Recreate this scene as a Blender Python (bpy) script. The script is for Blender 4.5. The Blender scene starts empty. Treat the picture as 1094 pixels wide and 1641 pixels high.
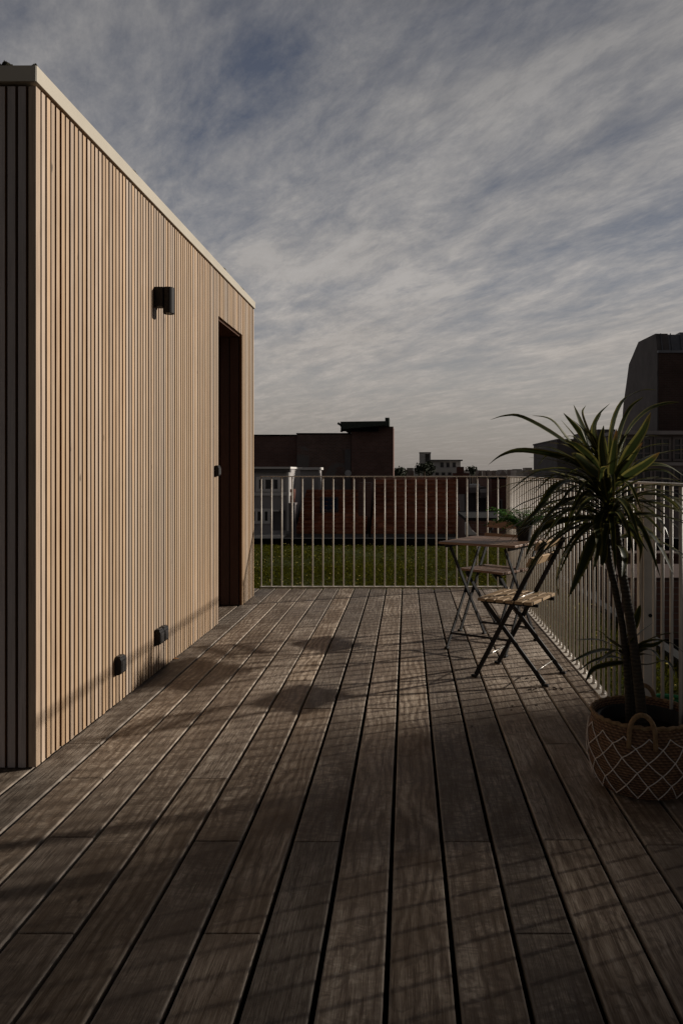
import bpy, bmesh, math, random
from mathutils import Vector, Matrix, Euler
R = math.radians
random.seed(7)
scene = bpy.context.scene
COL = scene.collection

# ------------------------------------------------------------------ camera numbers
F, VX, VY, H = 1180.0, 651.5, 756.0, 1.17        # focal length and vanishing point in photo pixels, eye height
def W(px, py, Y):                                 # a photo direction taken to the real distance Y
    return Vector(((px - VX) * Y / F, Y, H - (py - VY) * Y / F))
def WX(px, Y): return (px - VX) * Y / F
def WZ(py, Y): return H - (py - VY) * Y / F

# ------------------------------------------------------------------ mesh builder
class MB:
    def __init__(s): s.v, s.f, s.t, s.uv, s.mi = [], [], [], {}, {}
    def face(s, idx, tint=0.5): s.f.append(idx); s.t.append(tint)
    def quad(s, a, b, c, d, tint=0.5):
        n = len(s.v); s.v += [tuple(a), tuple(b), tuple(c), tuple(d)]; s.face((n, n+1, n+2, n+3), tint); return s
    def box(s, x0, x1, y0, y1, z0, z1, tint=0.5, M=None):
        n = len(s.v)
        P = [(x0,y0,z0),(x1,y0,z0),(x1,y1,z0),(x0,y1,z0),(x0,y0,z1),(x1,y0,z1),(x1,y1,z1),(x0,y1,z1)]
        if M is not None: P = [tuple(M @ Vector(p)) for p in P]
        s.v += P
        for q in ((3,2,1,0),(4,5,6,7),(0,1,5,4),(1,2,6,5),(2,3,7,6),(3,0,4,7)):
            s.face(tuple(n+i for i in q), tint)
        return s
    def bar(s, p0, p1, w, h, up=(0,0,1), tint=0.5):
        p0, p1 = Vector(p0), Vector(p1); d = p1 - p0; L = d.length; d.normalize()
        u = Vector(up); x = d.cross(u)
        if x.length < 1e-4: x = d.cross(Vector((1,0,0)))
        x.normalize(); z = x.cross(d)
        M = Matrix((( x.x, d.x, z.x, p0.x),(x.y, d.y, z.y, p0.y),(x.z, d.z, z.z, p0.z),(0,0,0,1)))
        return s.box(-w/2, w/2, 0, L, -h/2, h/2, tint, M)
    def tube(s, pts, r, n=8, tint=0.5, closed=False, cap=True):
        pts = [Vector(p) for p in pts]; m = len(pts)
        rs = r if isinstance(r, (list, tuple)) else [r]*m
        base = len(s.v); ref = None
        for i, p in enumerate(pts):
            a = pts[(i-1) % m] if (closed or i > 0) else p
            b = pts[(i+1) % m] if (closed or i < m-1) else p
            d = (b - a).normalized()
            if ref is None:
                ref = Vector((0,0,1)) if abs(d.z) < 0.9 else Vector((1,0,0))
            x = d.cross(ref)
            if x.length < 1e-5: x = d.cross(Vector((0.3,1,0.2)))
            x.normalize(); y = x.cross(d).normalized(); ref = y
            for k in range(n):
                an = 2*math.pi*k/n
                s.v.append(tuple(p + (x*math.cos(an) + y*math.sin(an))*rs[i]))
        for i in range(m if closed else m-1):
            j = (i+1) % m
            for k in range(n):
                l = (k+1) % n
                s.face((base+i*n+k, base+i*n+l, base+j*n+l, base+j*n+k), tint)
        if cap and not closed:
            s.face(tuple(base+k for k in range(n))[::-1], tint)
            s.face(tuple(base+(m-1)*n+k for k in range(n)), tint)
        return s
    def lathe(s, prof, cx=0, cy=0, n=32, tint=0.5):
        base = len(s.v)
        for (r, z) in prof:
            for k in range(n):
                a = 2*math.pi*k/n; s.v.append((cx+r*math.cos(a), cy+r*math.sin(a), z))
        for i in range(len(prof)-1):
            for k in range(n):
                l = (k+1) % n
                s.face((base+i*n+k, base+i*n+l, base+(i+1)*n+l, base+(i+1)*n+k), tint)
        return s
    def disc(s, r, z, cx=0, cy=0, n=32, tint=0.5):
        base = len(s.v)
        for k in range(n):
            a = 2*math.pi*k/n; s.v.append((cx+r*math.cos(a), cy+r*math.sin(a), z))
        s.face(tuple(range(base, base+n)), tint); return s
    def prism_x(s, prof, x0, x1, tint=0.5):       # prof: (y,z) outline, extruded along x
        n = len(prof); b = len(s.v)
        s.v += [(x0, y, z) for y, z in prof] + [(x1, y, z) for y, z in prof]
        for i in range(n):
            j = (i+1) % n; s.face((b+i, b+j, b+n+j, b+n+i), tint)
        s.face(tuple(range(b, b+n))[::-1], tint); s.face(tuple(range(b+n, b+2*n)), tint); return s
    def prism_y(s, prof, y0, y1, tint=0.5):       # prof: (x,z)
        n = len(prof); b = len(s.v)
        s.v += [(x, y0, z) for x, z in prof] + [(x, y1, z) for x, z in prof]
        for i in range(n):
            j = (i+1) % n; s.face((b+i, b+j, b+n+j, b+n+i), tint)
        s.face(tuple(range(b, b+n))[::-1], tint); s.face(tuple(range(b+n, b+2*n)), tint); return s
    def build(s, name, mat, parent=None, smooth=False, bevel=0, loc=None, rz=0, fixn=True):
        me = bpy.data.meshes.new(name); me.from_pydata(s.v, [], s.f)
        at = me.attributes.new('tint', 'FLOAT', 'FACE'); at.data.foreach_set('value', s.t)
        if s.uv:
            ul = me.uv_layers.new(name='UVMap'); lv = [0]*len(me.loops); me.loops.foreach_get('vertex_index', lv)
            fl = []
            for i in lv: fl += list(s.uv.get(i, (0.5, 0.5)))
            ul.data.foreach_set('uv', fl)
        if fixn:
            bm = bmesh.new(); bm.from_mesh(me); bmesh.ops.recalc_face_normals(bm, faces=bm.faces); bm.to_mesh(me); bm.free()
        if smooth: me.polygons.foreach_set('use_smooth', [True]*len(me.polygons))
        for mm in (mat if isinstance(mat, (list, tuple)) else [mat]): me.materials.append(mm)
        for fi, k in s.mi.items(): me.polygons[fi].material_index = k
        o = bpy.data.objects.new(name, me); COL.objects.link(o)
        if parent is not None: o.parent = parent
        if loc is not None: o.location = loc
        o.rotation_euler.z = rz
        if bevel:
            b = o.modifiers.new('edge', 'BEVEL'); b.width = bevel; b.segments = 2; b.limit_method = 'ANGLE'; b.angle_limit = R(40)
        return o

def tag(o, label=None, cat=None, group=None, kind=None):
    if label: o['label'] = label
    if cat: o['category'] = cat
    if group: o['group'] = group
    if kind: o['kind'] = kind
    return o
def thing(name, label, cat, loc=(0,0,0), rz=0, group=None):
    o = bpy.data.objects.new(name, None); COL.objects.link(o); o.empty_display_size = 0.1
    o.location = loc; o.rotation_euler.z = rz
    return tag(o, label, cat, group)
def copy_tree(o, parent=None):
    c = o.copy(); COL.objects.link(c)
    if parent is not None: c.parent = parent
    for ch in list(o.children): copy_tree(ch, c)
    return c

# ------------------------------------------------------------------ materials
class NT:
    def __init__(s, name):
        s.m = bpy.data.materials.new(name); s.m.use_nodes = True; s.t = s.m.node_tree; s.n = s.t.nodes
        s.b = s.n['Principled BSDF']; s.out = s.n['Material Output']
    def new(s, ty, **kw):
        n = s.n.new(ty)
        for k, v in kw.items():
            if k in n.inputs: n.inputs[k].default_value = v
            else: setattr(n, k, v)
        return n
    def link(s, a, b): s.t.links.new(a, b)
    def coord(s, kind='Object', scale=(1,1,1), rot=(0,0,0), loc=(0,0,0)):
        c = s.new('ShaderNodeTexCoord'); mp = s.new('ShaderNodeMapping')
        mp.inputs['Scale'].default_value = scale; mp.inputs['Rotation'].default_value = rot; mp.inputs['Location'].default_value = loc
        s.link(c.outputs[kind], mp.inputs['Vector']); return mp.outputs['Vector']
    def noise(s, vec, scale, detail=4, rough=0.6, dist=0.0):
        n = s.new('ShaderNodeTexNoise'); n.inputs['Scale'].default_value = scale; n.inputs['Detail'].default_value = detail
        n.inputs['Roughness'].default_value = rough; n.inputs['Distortion'].default_value = dist
        s.link(vec, n.inputs['Vector']); return n.outputs['Fac']
    def attr(s, name='tint'):
        n = s.new('ShaderNodeAttribute'); n.attribute_name = name; return n.outputs['Fac']
    def math(s, op, a, b=None, clamp=False):
        n = s.new('ShaderNodeMath'); n.operation = op; n.use_clamp = clamp
        for i, x in enumerate((a, b)):
            if x is None: continue
            if isinstance(x, (int, float)): n.inputs[i].default_value = x
            else: s.link(x, n.inputs[i])
        return n.outputs[0]
    def ramp(s, fac, stops):
        n = s.new('ShaderNodeValToRGB'); e = n.color_ramp.elements
        while len(e) < len(stops): e.new(0.5)
        for i, (p, c) in enumerate(stops): e[i].position = p; e[i].color = (*c, 1) if len(c) == 3 else c
        s.link(fac, n.inputs[0]); return n.outputs[0]
    def mix(s, fac, a, b, mode='MIX'):
        n = s.new('ShaderNodeMix'); n.data_type = 'RGBA'; n.blend_type = mode
        for sock, x in ((n.inputs[0], fac), (n.inputs[6], a), (n.inputs[7], b)):
            if isinstance(x, (int, float)): sock.default_value = x
            elif isinstance(x, tuple): sock.default_value = (*x, 1) if len(x) == 3 else x
            else: s.link(x, sock)
        return n.outputs[2]
    def mapr(s, v, a, b, c, d):
        n = s.new('ShaderNodeMapRange'); n.inputs[1].default_value = a; n.inputs[2].default_value = b
        n.inputs[3].default_value = c; n.inputs[4].default_value = d; s.link(v, n.inputs[0]); return n.outputs[0]
    def bump(s, h, strength=0.3, dist=0.01):
        n = s.new('ShaderNodeBump'); n.inputs['Strength'].default_value = strength; n.inputs['Distance'].default_value = dist
        s.link(h, n.inputs['Height']); s.link(n.outputs[0], s.b.inputs['Normal'])
    def done(s, col=None, rough=0.7, spec=0.3, metal=0.0):
        if col is not None:
            if isinstance(col, tuple): s.b.inputs['Base Color'].default_value = (*col, 1)
            else: s.link(col, s.b.inputs['Base Color'])
        if isinstance(rough, (int, float)): s.b.inputs['Roughness'].default_value = rough
        else: s.link(rough, s.b.inputs['Roughness'])
        s.b.inputs['Specular IOR Level'].default_value = spec; s.b.inputs['Metallic'].default_value = metal
        return s.m

def plain(name, col, rough=0.6, spec=0.3, metal=0.0, var=0.25, scale=6.0, bump=0.0):
    t = NT(name); v = t.coord(); n = t.noise(v, scale, 6, 0.65)
    lo = tuple(c*(1-var) for c in col); hi = tuple(min(1, c*(1+var)) for c in col)
    c = t.ramp(n, [(0.3, lo), (0.7, hi)])
    if bump: t.bump(t.noise(v, scale*6, 5, 0.7), bump, 0.01)
    return t.done(c, rough, spec, metal)

def deck_mat():
    t = NT('weathered_deck_wood'); tint = t.attr()
    off = t.math('MULTIPLY', tint, 37.0)
    comb = t.new('ShaderNodeCombineXYZ'); t.link(off, comb.inputs[0]); t.link(t.math('MULTIPLY', tint, 91.0), comb.inputs[1])
    add = t.new('ShaderNodeVectorMath'); add.operation = 'ADD'
    co = t.new('ShaderNodeTexCoord'); t.link(co.outputs['Object'], add.inputs[0]); t.link(comb.outputs[0], add.inputs[1])
    def mp(sc):
        m = t.new('ShaderNodeMapping'); m.inputs['Scale'].default_value = sc; t.link(add.outputs[0], m.inputs['Vector']); return m.outputs['Vector']
    grain = t.noise(mp((1, 0.035, 1)), 95, 5, 0.75, 0.6)
    fine = t.noise(mp((1, 0.06, 1)), 260, 3, 0.7)
    # cathedral figure: rings of a distorted wave
    wv = t.new('ShaderNodeTexWave'); wv.wave_type = 'BANDS'; wv.bands_direction = 'X'
    wv.inputs['Scale'].default_value = 9; wv.inputs['Distortion'].default_value = 13; wv.inputs['Detail'].default_value = 4; wv.inputs['Detail Scale'].default_value = 0.9
    t.link(mp((1, 0.28, 1)), wv.inputs['Vector'])
    blot = t.noise(mp((1, 0.55, 1)), 5.5, 5, 0.6, 0.8)
    # stains that run over several boards
    world = co.outputs['Object']
    stain = t.noise(world, 1.6, 6, 0.62, 0.5)
    drip = t.noise(world, 14, 4, 0.6, 1.5)
    # every board picks its own mix of figure: straight grain, cathedral or rippled
    sel = t.math('FRACT', t.math('MULTIPLY', tint, 7.31))
    a = t.mix(0.5, t.mapr(grain, 0.3, 0.7, 0, 1), t.mapr(fine, 0.3, 0.7, 0, 1))
    wf = t.math('MULTIPLY', t.mapr(sel, 0.35, 0.75, 0.04, 0.30), 1.0)
    b = t.mix(wf, a, wv.outputs['Fac'])
    c1 = t.ramp(b, [(0.24, (0.085, 0.062, 0.045)), (0.48, (0.265, 0.215, 0.170)), (0.74, (0.46, 0.395, 0.325))])
    c2 = t.mix(t.mapr(blot, 0.38, 0.66, 0.0, 0.78), c1, (0.115, 0.084, 0.060))
    c3 = t.mix(t.mapr(stain, 0.46, 0.62, 0.0, 0.66), c2, (0.088, 0.063, 0.045))
    c3 = t.mix(t.mapr(drip, 0.56, 0.63, 0.0, 0.5), c3, (0.08, 0.06, 0.046))
    # rippled figure across some boards
    rpn = t.noise(mp((0.42, 1, 1)), 26, 3, 0.55, 2.2)
    sel2 = t.math('FRACT', t.math('MULTIPLY', tint, 13.77))
    rpf = t.math('MULTIPLY', t.mapr(rpn, 0.40, 0.62, 1.0, 0.0), t.mapr(sel2, 0.25, 0.75, 0.08, 0.7))
    c3 = t.mix(rpf, c3, (0.105, 0.08, 0.062))
    # long curved scuffs dragged over the boards, dotted knots, worn paler arrises
    sc = t.noise(world, 0.75, 1, 0.3, 0.3); sc2 = t.noise(world, 7, 3, 0.6)
    line = t.math('MULTIPLY', t.mapr(t.math('ABSOLUTE', t.math('SUBTRACT', sc, 0.52)), 0.0012, 0.0035, 1.0, 0.0), t.mapr(sc2, 0.45, 0.6, 0.0, 0.55))
    c3 = t.mix(line, c3, (0.07, 0.048, 0.034))
    kn = t.noise(mp((1, 0.5, 1)), 16, 2, 0.5)
    c3 = t.mix(t.mapr(kn, 0.735, 0.78, 0.0, 0.8), c3, (0.035, 0.025, 0.018))
    sx = t.new('ShaderNodeSeparateXYZ'); t.link(world, sx.inputs[0])
    u = t.math('ABSOLUTE', t.math('SUBTRACT', t.math('FRACT', t.math('DIVIDE', t.math('SUBTRACT', sx.outputs[0], -0.047), 0.158)), 0.5))
    c3 = t.mix(t.mapr(u, 0.415, 0.45, 0.0, 0.32), c3, (0.48, 0.43, 0.375))
    hs = t.new('ShaderNodeHueSaturation'); t.link(c3, hs.inputs['Color'])
    t.link(t.mapr(tint, 0, 1, 0.86, 1.48), hs.inputs['Value']); t.link(t.mapr(sel, 0, 1, 0.92, 1.2), hs.inputs['Saturation'])
    t.bump(t.math('ADD', t.math('MULTIPLY', a, 0.6), t.math('MULTIPLY', wv.outputs['Fac'], 0.25)), 0.6, 0.004)
    return t.done(hs.outputs['Color'], t.mapr(blot, 0.3, 0.7, 0.52, 0.74), 0.28)

def slat_mat(name, lo, mid, hi, spread=0.35, rough=0.6):
    t = NT(name); tint = t.attr()
    comb = t.new('ShaderNodeCombineXYZ'); t.link(t.math('MULTIPLY', tint, 53.0), comb.inputs[2]); t.link(t.math('MULTIPLY', tint, 17.0), comb.inputs[0])
    co = t.new('ShaderNodeTexCoord'); add = t.new('ShaderNodeVectorMath'); add.operation = 'ADD'
    t.link(co.outputs['Object'], add.inputs[0]); t.link(comb.outputs[0], add.inputs[1])
    m = t.new('ShaderNodeMapping'); m.inputs['Scale'].default_value = (1, 1, 0.03); t.link(add.outputs[0], m.inputs['Vector'])
    g = t.noise(m.outputs['Vector'], 150, 5, 0.7, 0.4)
    m2 = t.new('ShaderNodeMapping'); m2.inputs['Scale'].default_value = (1, 1, 0.35); t.link(add.outputs[0], m2.inputs['Vector'])
    bl = t.noise(m2.outputs['Vector'], 3.2, 5, 0.65, 0.7)
    kn = t.noise(m2.outputs['Vector'], 26, 2, 0.5)
    c = t.ramp(g, [(0.25, lo), (0.5, mid), (0.78, hi)])
    c = t.mix(t.mapr(bl, 0.35, 0.75, 0.0, 0.4), c, lo)
    big = t.noise(co.outputs['Object'], 0.8, 4, 0.6, 0.3)      # greyer, more weathered areas of the cladding
    c = t.mix(t.mapr(big, 0.42, 0.66, 0.0, 0.45), c, (mid[0]*0.80, mid[1]*0.88, mid[2]*0.95))
    c = t.mix(t.mapr(kn, 0.73, 0.79, 0.0, 0.75), c, tuple(x*0.35 for x in lo))
    hs = t.new('ShaderNodeHueSaturation'); t.link(c, hs.inputs['Color'])
    t.link(t.mapr(tint, 0, 1, 1-spread, 1+spread), hs.inputs['Value'])
    t.link(t.mapr(t.math('FRACT', t.math('MULTIPLY', tint, 11.7)), 0, 1, 0.72, 1.12), hs.inputs['Saturation'])
    t.bump(g, 0.25, 0.002)
    return t.done(hs.outputs['Color'], rough, 0.3)

def brick_mat(name, c1, c2, mortar, scale=1.0, axis='XZ', dirt=0.5, render=None):
    t = NT(name); co = t.new('ShaderNodeTexCoord'); sep = t.new('ShaderNodeSeparateXYZ'); t.link(co.outputs['Object'], sep.inputs[0])
    cb = t.new('ShaderNodeCombineXYZ')
    t.link(t.math('ADD', sep.outputs[0], sep.outputs[1]), cb.inputs[0]); t.link(sep.outputs[2], cb.inputs[1])
    b = t.new('ShaderNodeTexBrick'); t.link(cb.outputs[0], b.inputs['Vector'])
    b.inputs['Color1'].default_value = (*c1, 1); b.inputs['Color2'].default_value = (*c2, 1); b.inputs['Mortar'].default_value = (*mortar, 1)
    b.inputs['Scale'].default_value = scale; b.inputs['Brick Width'].default_value = 0.22; b.inputs['Row Height'].default_value = 0.072
    b.inputs['Mortar Size'].default_value = 0.007; b.inputs['Bias'].default_value = 0.0
    n = t.noise(co.outputs['Object'], 0.9, 7, 0.65, 0.4)
    c = t.mix(t.mapr(n, 0.35, 0.7, 0.0, dirt), b.outputs['Color'], tuple(x*0.35 for x in c1))
    if render is not None:
        n2 = t.noise(co.outputs['Object'], 0.55, 6, 0.6, 0.6)
        # old plaster survives low on the wall, bare brick shows in the upper part
        hz = t.math('ADD', n2, t.mapr(sep.outputs[2], 0.0, 3.5, 0.18, -0.15))
        c = t.mix(t.mapr(hz, 0.47, 0.52, 0.0, 0.92), c, render)
    t.bump(b.outputs['Fac'], 0.3, -0.01)
    return t.done(c, 0.85, 0.2)

M = {}
M['deck'] = deck_mat()
M['cedar'] = slat_mat('cedar_slats', (0.24, 0.160, 0.098), (0.385, 0.272, 0.178), (0.50, 0.372, 0.255), 0.24, 0.5)
M['cedar_grey'] = slat_mat('weathered_dark_slats', (0.27, 0.225, 0.205), (0.41, 0.35, 0.32), (0.52, 0.45, 0.42), 0.24, 0.65)
M['cedar_dark'] = slat_mat('recess_shade_slats', (0.06, 0.026, 0.014), (0.10, 0.044, 0.025), (0.14, 0.065, 0.038), 0.2, 0.6)  # recess shade is put into this dark wood colour
M['slat_edge'] = slat_mat('brown_slat_edges', (0.12, 0.054, 0.019), (0.19, 0.094, 0.038), (0.26, 0.138, 0.06), 0.25, 0.7)  # edges a darker brown than the outer faces
M['backing'] = plain('brown_batten_boards', (0.085, 0.042, 0.018), 0.8, 0.2)
M['coping'] = plain('cream_painted_aluminium', (0.40, 0.36, 0.29), 0.42, 0.4, 0, 0.06, 3.0)
M['fence'] = plain('cream_painted_steel', (0.58, 0.53, 0.465), 0.42, 0.4, 0, 0.10, 9.0)
M['black_plastic'] = plain('matt_black_plastic', (0.012, 0.011, 0.011), 0.6, 0.2)
M['black_lid'] = plain('dark_grey_plastic', (0.035, 0.033, 0.032), 0.5, 0.3)
M['black_metal'] = plain('black_painted_steel', (0.008, 0.008, 0.009), 0.5, 0.22)
M['bright_metal'] = plain('plain_steel_rod', (0.42, 0.40, 0.37), 0.35, 0.5, 0.9)
M['glass_dark'] = plain('dark_window_glass', (0.02, 0.022, 0.026), 0.12, 0.5)
M['skylight_glass'] = plain('blue_skylight_glass', (0.035, 0.05, 0.09), 0.12, 0.6)  # dark blue base colour for the skylight pane
M['bitumen'] = plain('black_bitumen', (0.012, 0.012, 0.012), 0.85, 0.15)
M['soil'] = plain('dark_potting_soil', (0.012, 0.009, 0.007), 0.95, 0.1)
M['hose'] = plain('green_hose', (0.015, 0.16, 0.06), 0.4, 0.4)
M['white_wall'] = plain('grey_white_render', (0.33, 0.31, 0.305), 0.85, 0.2, 0, 0.18, 1.2)
M['white_trim'] = plain('white_painted_trim', (0.62, 0.59, 0.56), 0.6, 0.3, 0, 0.1, 3)
M['grey_wall'] = plain('grey_render', (0.20, 0.18, 0.175), 0.9, 0.2, 0, 0.2, 1.0)
M['grey_dark'] = plain('dark_grey_cladding', (0.115, 0.105, 0.105), 0.8, 0.25, 0, 0.22, 1.5)
M['zinc'] = plain('zinc_sheet', (0.15, 0.155, 0.175), 0.5, 0.5, 0.4, 0.2, 2.5)
M['green_metal'] = plain('dull_green_roof_sheet', (0.035, 0.045, 0.035), 0.6, 0.3)
M['far_white'] = plain('far_white_render', (0.42, 0.40, 0.385), 0.85, 0.2, 0, 0.12, 0.4)
M['far_mass'] = plain('far_roofs_and_walls', (0.20, 0.175, 0.16), 0.9, 0.2, 0, 0.6, 0.06)
M['ground'] = plain('town_ground', (0.08, 0.075, 0.065), 0.95, 0.1, 0, 0.4, 0.05)
M['dish'] = plain('pale_grey_dish', (0.42, 0.41, 0.4), 0.5, 0.3)
M['brown_roof'] = plain('brown_roof_felt', (0.075, 0.05, 0.042), 0.9, 0.15)
M['brick_dark'] = brick_mat('dark_brown_brick', (0.19, 0.10, 0.082), (0.14, 0.075, 0.062), (0.19, 0.155, 0.14))
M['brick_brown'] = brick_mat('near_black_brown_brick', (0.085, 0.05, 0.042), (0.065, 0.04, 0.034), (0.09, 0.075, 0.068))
M['brick_red'] = brick_mat('red_brown_brick', (0.21, 0.085, 0.062), (0.15, 0.062, 0.048), (0.15, 0.115, 0.10))
M['brick_plaster'] = brick_mat('brick_with_old_plaster', (0.20, 0.12, 0.098), (0.14, 0.088, 0.074), (0.24, 0.20, 0.18), render=(0.16, 0.145, 0.138))
M['stone_cap'] = plain('grey_coping_stone', (0.3, 0.285, 0.27), 0.85, 0.2, 0, 0.2, 5)
M['moss'] = plain('dark_moss', (0.03, 0.028, 0.018), 0.95, 0.1, 0, 0.4, 30)
M['dead_leaf'] = plain('orange_dry_leaf', (0.32, 0.13, 0.03), 0.7, 0.2)
M['crumb'] = plain('dark_crumbs', (0.025, 0.016, 0.011), 0.9, 0.1)

def tile_mat():
    t = NT('orange_clay_tiles'); v = t.coord(); tint = t.attr()
    n = t.noise(v, 2.2, 6, 0.7); c = t.ramp(n, [(0.3, (0.24, 0.078, 0.040)), (0.55, (0.40, 0.145, 0.075)), (0.75, (0.50, 0.20, 0.11))])
    hs = t.new('ShaderNodeHueSaturation'); t.link(c, hs.inputs['Color']); t.link(t.mapr(tint, 0, 1, 0.7, 1.25), hs.inputs['Value'])
    return t.done(hs.outputs['Color'], 0.75, 0.25)
M['tile'] = tile_mat()
def wood_mat(name, lo, hi):
    t = NT(name); tint = t.attr()
    comb = t.new('ShaderNodeCombineXYZ'); t.link(t.math('MULTIPLY', tint, 31.0), comb.inputs[1])
    co = t.new('ShaderNodeTexCoord'); add = t.new('ShaderNodeVectorMath'); add.operation = 'ADD'
    t.link(co.outputs['Object'], add.inputs[0]); t.link(comb.outputs[0], add.inputs[1])
    m = t.new('ShaderNodeMapping'); m.inputs['Scale'].default_value = (0.08, 1, 1); t.link(add.outputs[0], m.inputs['Vector'])
    g = t.noise(m.outputs['Vector'], 110, 5, 0.7, 0.5)
    c = t.ramp(g, [(0.25, lo), (0.75, hi)])
    hs = t.new('ShaderNodeHueSaturation'); t.link(c, hs.inputs['Color']); t.link(t.mapr(tint, 0, 1, 0.75, 1.25), hs.inputs['Value'])
    t.bump(g, 0.2, 0.001)
    return t.done(hs.outputs['Color'], 0.5, 0.35)
M['acacia'] = wood_mat('acacia_wood', (0.25, 0.165, 0.09), (0.43, 0.305, 0.185))
M['acacia_brown'] = wood_mat('brown_stained_acacia', (0.135, 0.078, 0.052), (0.25, 0.155, 0.105))
def leaf_mat(name, mid, edge, tip, trans=0.28, rough=0.36, spec=0.45):
    t = NT(name); uv = t.new('ShaderNodeUVMap'); sep = t.new('ShaderNodeSeparateXYZ'); t.link(uv.outputs[0], sep.inputs[0])
    tint = t.attr()
    d = t.math('ABSOLUTE', t.math('SUBTRACT', sep.outputs[0], 0.5))
    c = t.ramp(d, [(0.0, mid), (0.26, tuple(x*0.85 for x in mid)), (0.36, edge), (0.5, edge)])
    co = t.coord('Object', (1, 1, 1)); n = t.noise(co, 18, 4, 0.6)
    c = t.mix(t.mapr(n, 0.35, 0.7, 0, 0.5), c, tuple(x*0.6 for x in mid))
    # brown dry end of some leaves
    dry = t.math('MULTIPLY', t.mapr(sep.outputs[1], 0.80, 0.97, 0, 1), t.mapr(tint, 0.45, 0.8, 0, 1))
    c = t.mix(dry, c, tip)
    hs = t.new('ShaderNodeHueSaturation'); t.link(c, hs.inputs['Color']); t.link(t.mapr(tint, 0, 1, 0.6, 1.5), hs.inputs['Value'])
    t.done(hs.outputs['Color'], rough, spec)
    tr = t.new('ShaderNodeBsdfTranslucent'); t.link(hs.outputs['Color'], tr.inputs['Color'])
    mx = t.new('ShaderNodeMixShader'); mx.inputs[0].default_value = trans
    t.link(t.b.outputs[0], mx.inputs[1]); t.link(tr.outputs[0], mx.inputs[2]); t.link(mx.outputs[0], t.out.inputs['Surface'])
    return t.m
M['leaf'] = leaf_mat('striped_strap_leaf', (0.034, 0.046, 0.014), (0.19, 0.17, 0.045), (0.17, 0.075, 0.025), 0.30, 0.36, 0.45)
M['fern'] = leaf_mat('bright_fern_leaf', (0.06, 0.15, 0.024), (0.085, 0.195, 0.032), (0.10, 0.2, 0.03), 0.4, 0.6, 0.2)
M['grass'] = leaf_mat('roof_grass_blade', (0.060, 0.062, 0.006), (0.080, 0.074, 0.008), (0.20, 0.145, 0.02), 0.25, 0.95, 0.0)
M['far_leaf'] = plain('dark_tree_leaves', (0.035, 0.042, 0.025), 0.8, 0.2, 0, 0.4, 0.7)
M['bark'] = plain('brown_bark', (0.05, 0.036, 0.025), 0.9, 0.15, 0, 0.4, 20, 0.4)
def trunk_mat():
    t = NT('ringed_cane_stem'); co = t.coord('Object', (1, 1, 1))
    wv = t.new('ShaderNodeTexWave'); wv.bands_direction = 'Z'; wv.inputs['Scale'].default_value = 22; wv.inputs['Distortion'].default_value = 5.0; t.link(co, wv.inputs['Vector'])
    c = t.ramp(wv.outputs['Fac'], [(0.1, (0.030, 0.023, 0.016)), (0.4, (0.038, 0.030, 0.021)), (0.9, (0.046, 0.037, 0.026))])
    t.bump(wv.outputs['Fac'], 0.4, 0.004); return t.done(c, 0.7, 0.3)
M['cane'] = trunk_mat()
def basket_mat():
    t = NT('woven_seagrass'); co = t.new('ShaderNodeTexCoord'); sep = t.new('ShaderNodeSeparateXYZ'); t.link(co.outputs['Object'], sep.inputs[0])
    ang = t.math('ARCTAN2', sep.outputs[1], sep.outputs[0])
    row = t.math('MULTIPLY', sep.outputs[2], 620.0)
    par = t.math('MULTIPLY', t.math('FLOOR', t.math('MULTIPLY', sep.outputs[2], 620.0/(2*math.pi))), 1.7)
    w1 = t.math('SINE', row); w2 = t.math('SINE', t.math('ADD', t.math('MULTIPLY', ang, 60.0), t.math('ADD', par, t.math('MULTIPLY', sep.outputs[2], 90.0))))
    h = t.math('ADD', t.math('MULTIPLY', w1, 0.5), t.math('MULTIPLY', w2, 0.35))
    n = t.noise(co.outputs['Object'], 30, 5, 0.7)
    f = t.math('ADD', t.mapr(h, -0.85, 0.85, 0.1, 0.75), t.mapr(n, 0.2, 0.8, -0.25, 0.25))
    c = t.ramp(f, [(0.1, (0.07, 0.038, 0.023)), (0.5, (0.18, 0.098, 0.056)), (0.9, (0.34, 0.205, 0.11))])
    t.bump(h, 0.8, 0.004); return t.done(c, 0.7, 0.3)
M['basket'] = basket_mat()
M['straw'] = plain('pale_straw_rope', (0.26, 0.165, 0.085), 0.75, 0.25, 0, 0.45, 55, 0.5)
M['cord'] = plain('pale_cotton_cord', (0.72, 0.64, 0.58), 0.9, 0.1, 0, 0.2, 60)

# ------------------------------------------------------------------ sky, sun, camera
K_Y, K_Z = 0.38, 0.378
to_sun = Vector((1, K_Y, K_Z)).normalized()
elev = math.asin(to_sun.z); rot = math.atan2(to_sun.x, to_sun.y)
w = bpy.data.worlds.new('World'); scene.world = w; w.use_nodes = True
wt = w.node_tree; wt.nodes.clear()
class WN(NT):
    def __init__(s): s.t = wt; s.n = wt.nodes
wn = WN()
sky = wn.new('ShaderNodeTexSky'); sky.sky_type = 'NISHITA'; sky.sun_disc = False
sky.sun_elevation = elev; sky.sun_rotation = rot; sky.air_density = 1.0; sky.dust_density = 1.6; sky.ozone_density = 1.2
tc = wn.new('ShaderNodeTexCoord'); sp = wn.new('ShaderNodeSeparateXYZ'); wn.link(tc.outputs['Generated'], sp.inputs[0])
zc = wn.math('ADD', wn.math('MAXIMUM', sp.outputs[2], 0.0), 0.055)
cx = wn.math('DIVIDE', sp.outputs[0], zc); cy = wn.math('DIVIDE', sp.outputs[1], zc)
cb = wn.new('ShaderNodeCombineXYZ'); wn.link(cx, cb.inputs[0]); wn.link(cy, cb.inputs[1])
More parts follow.
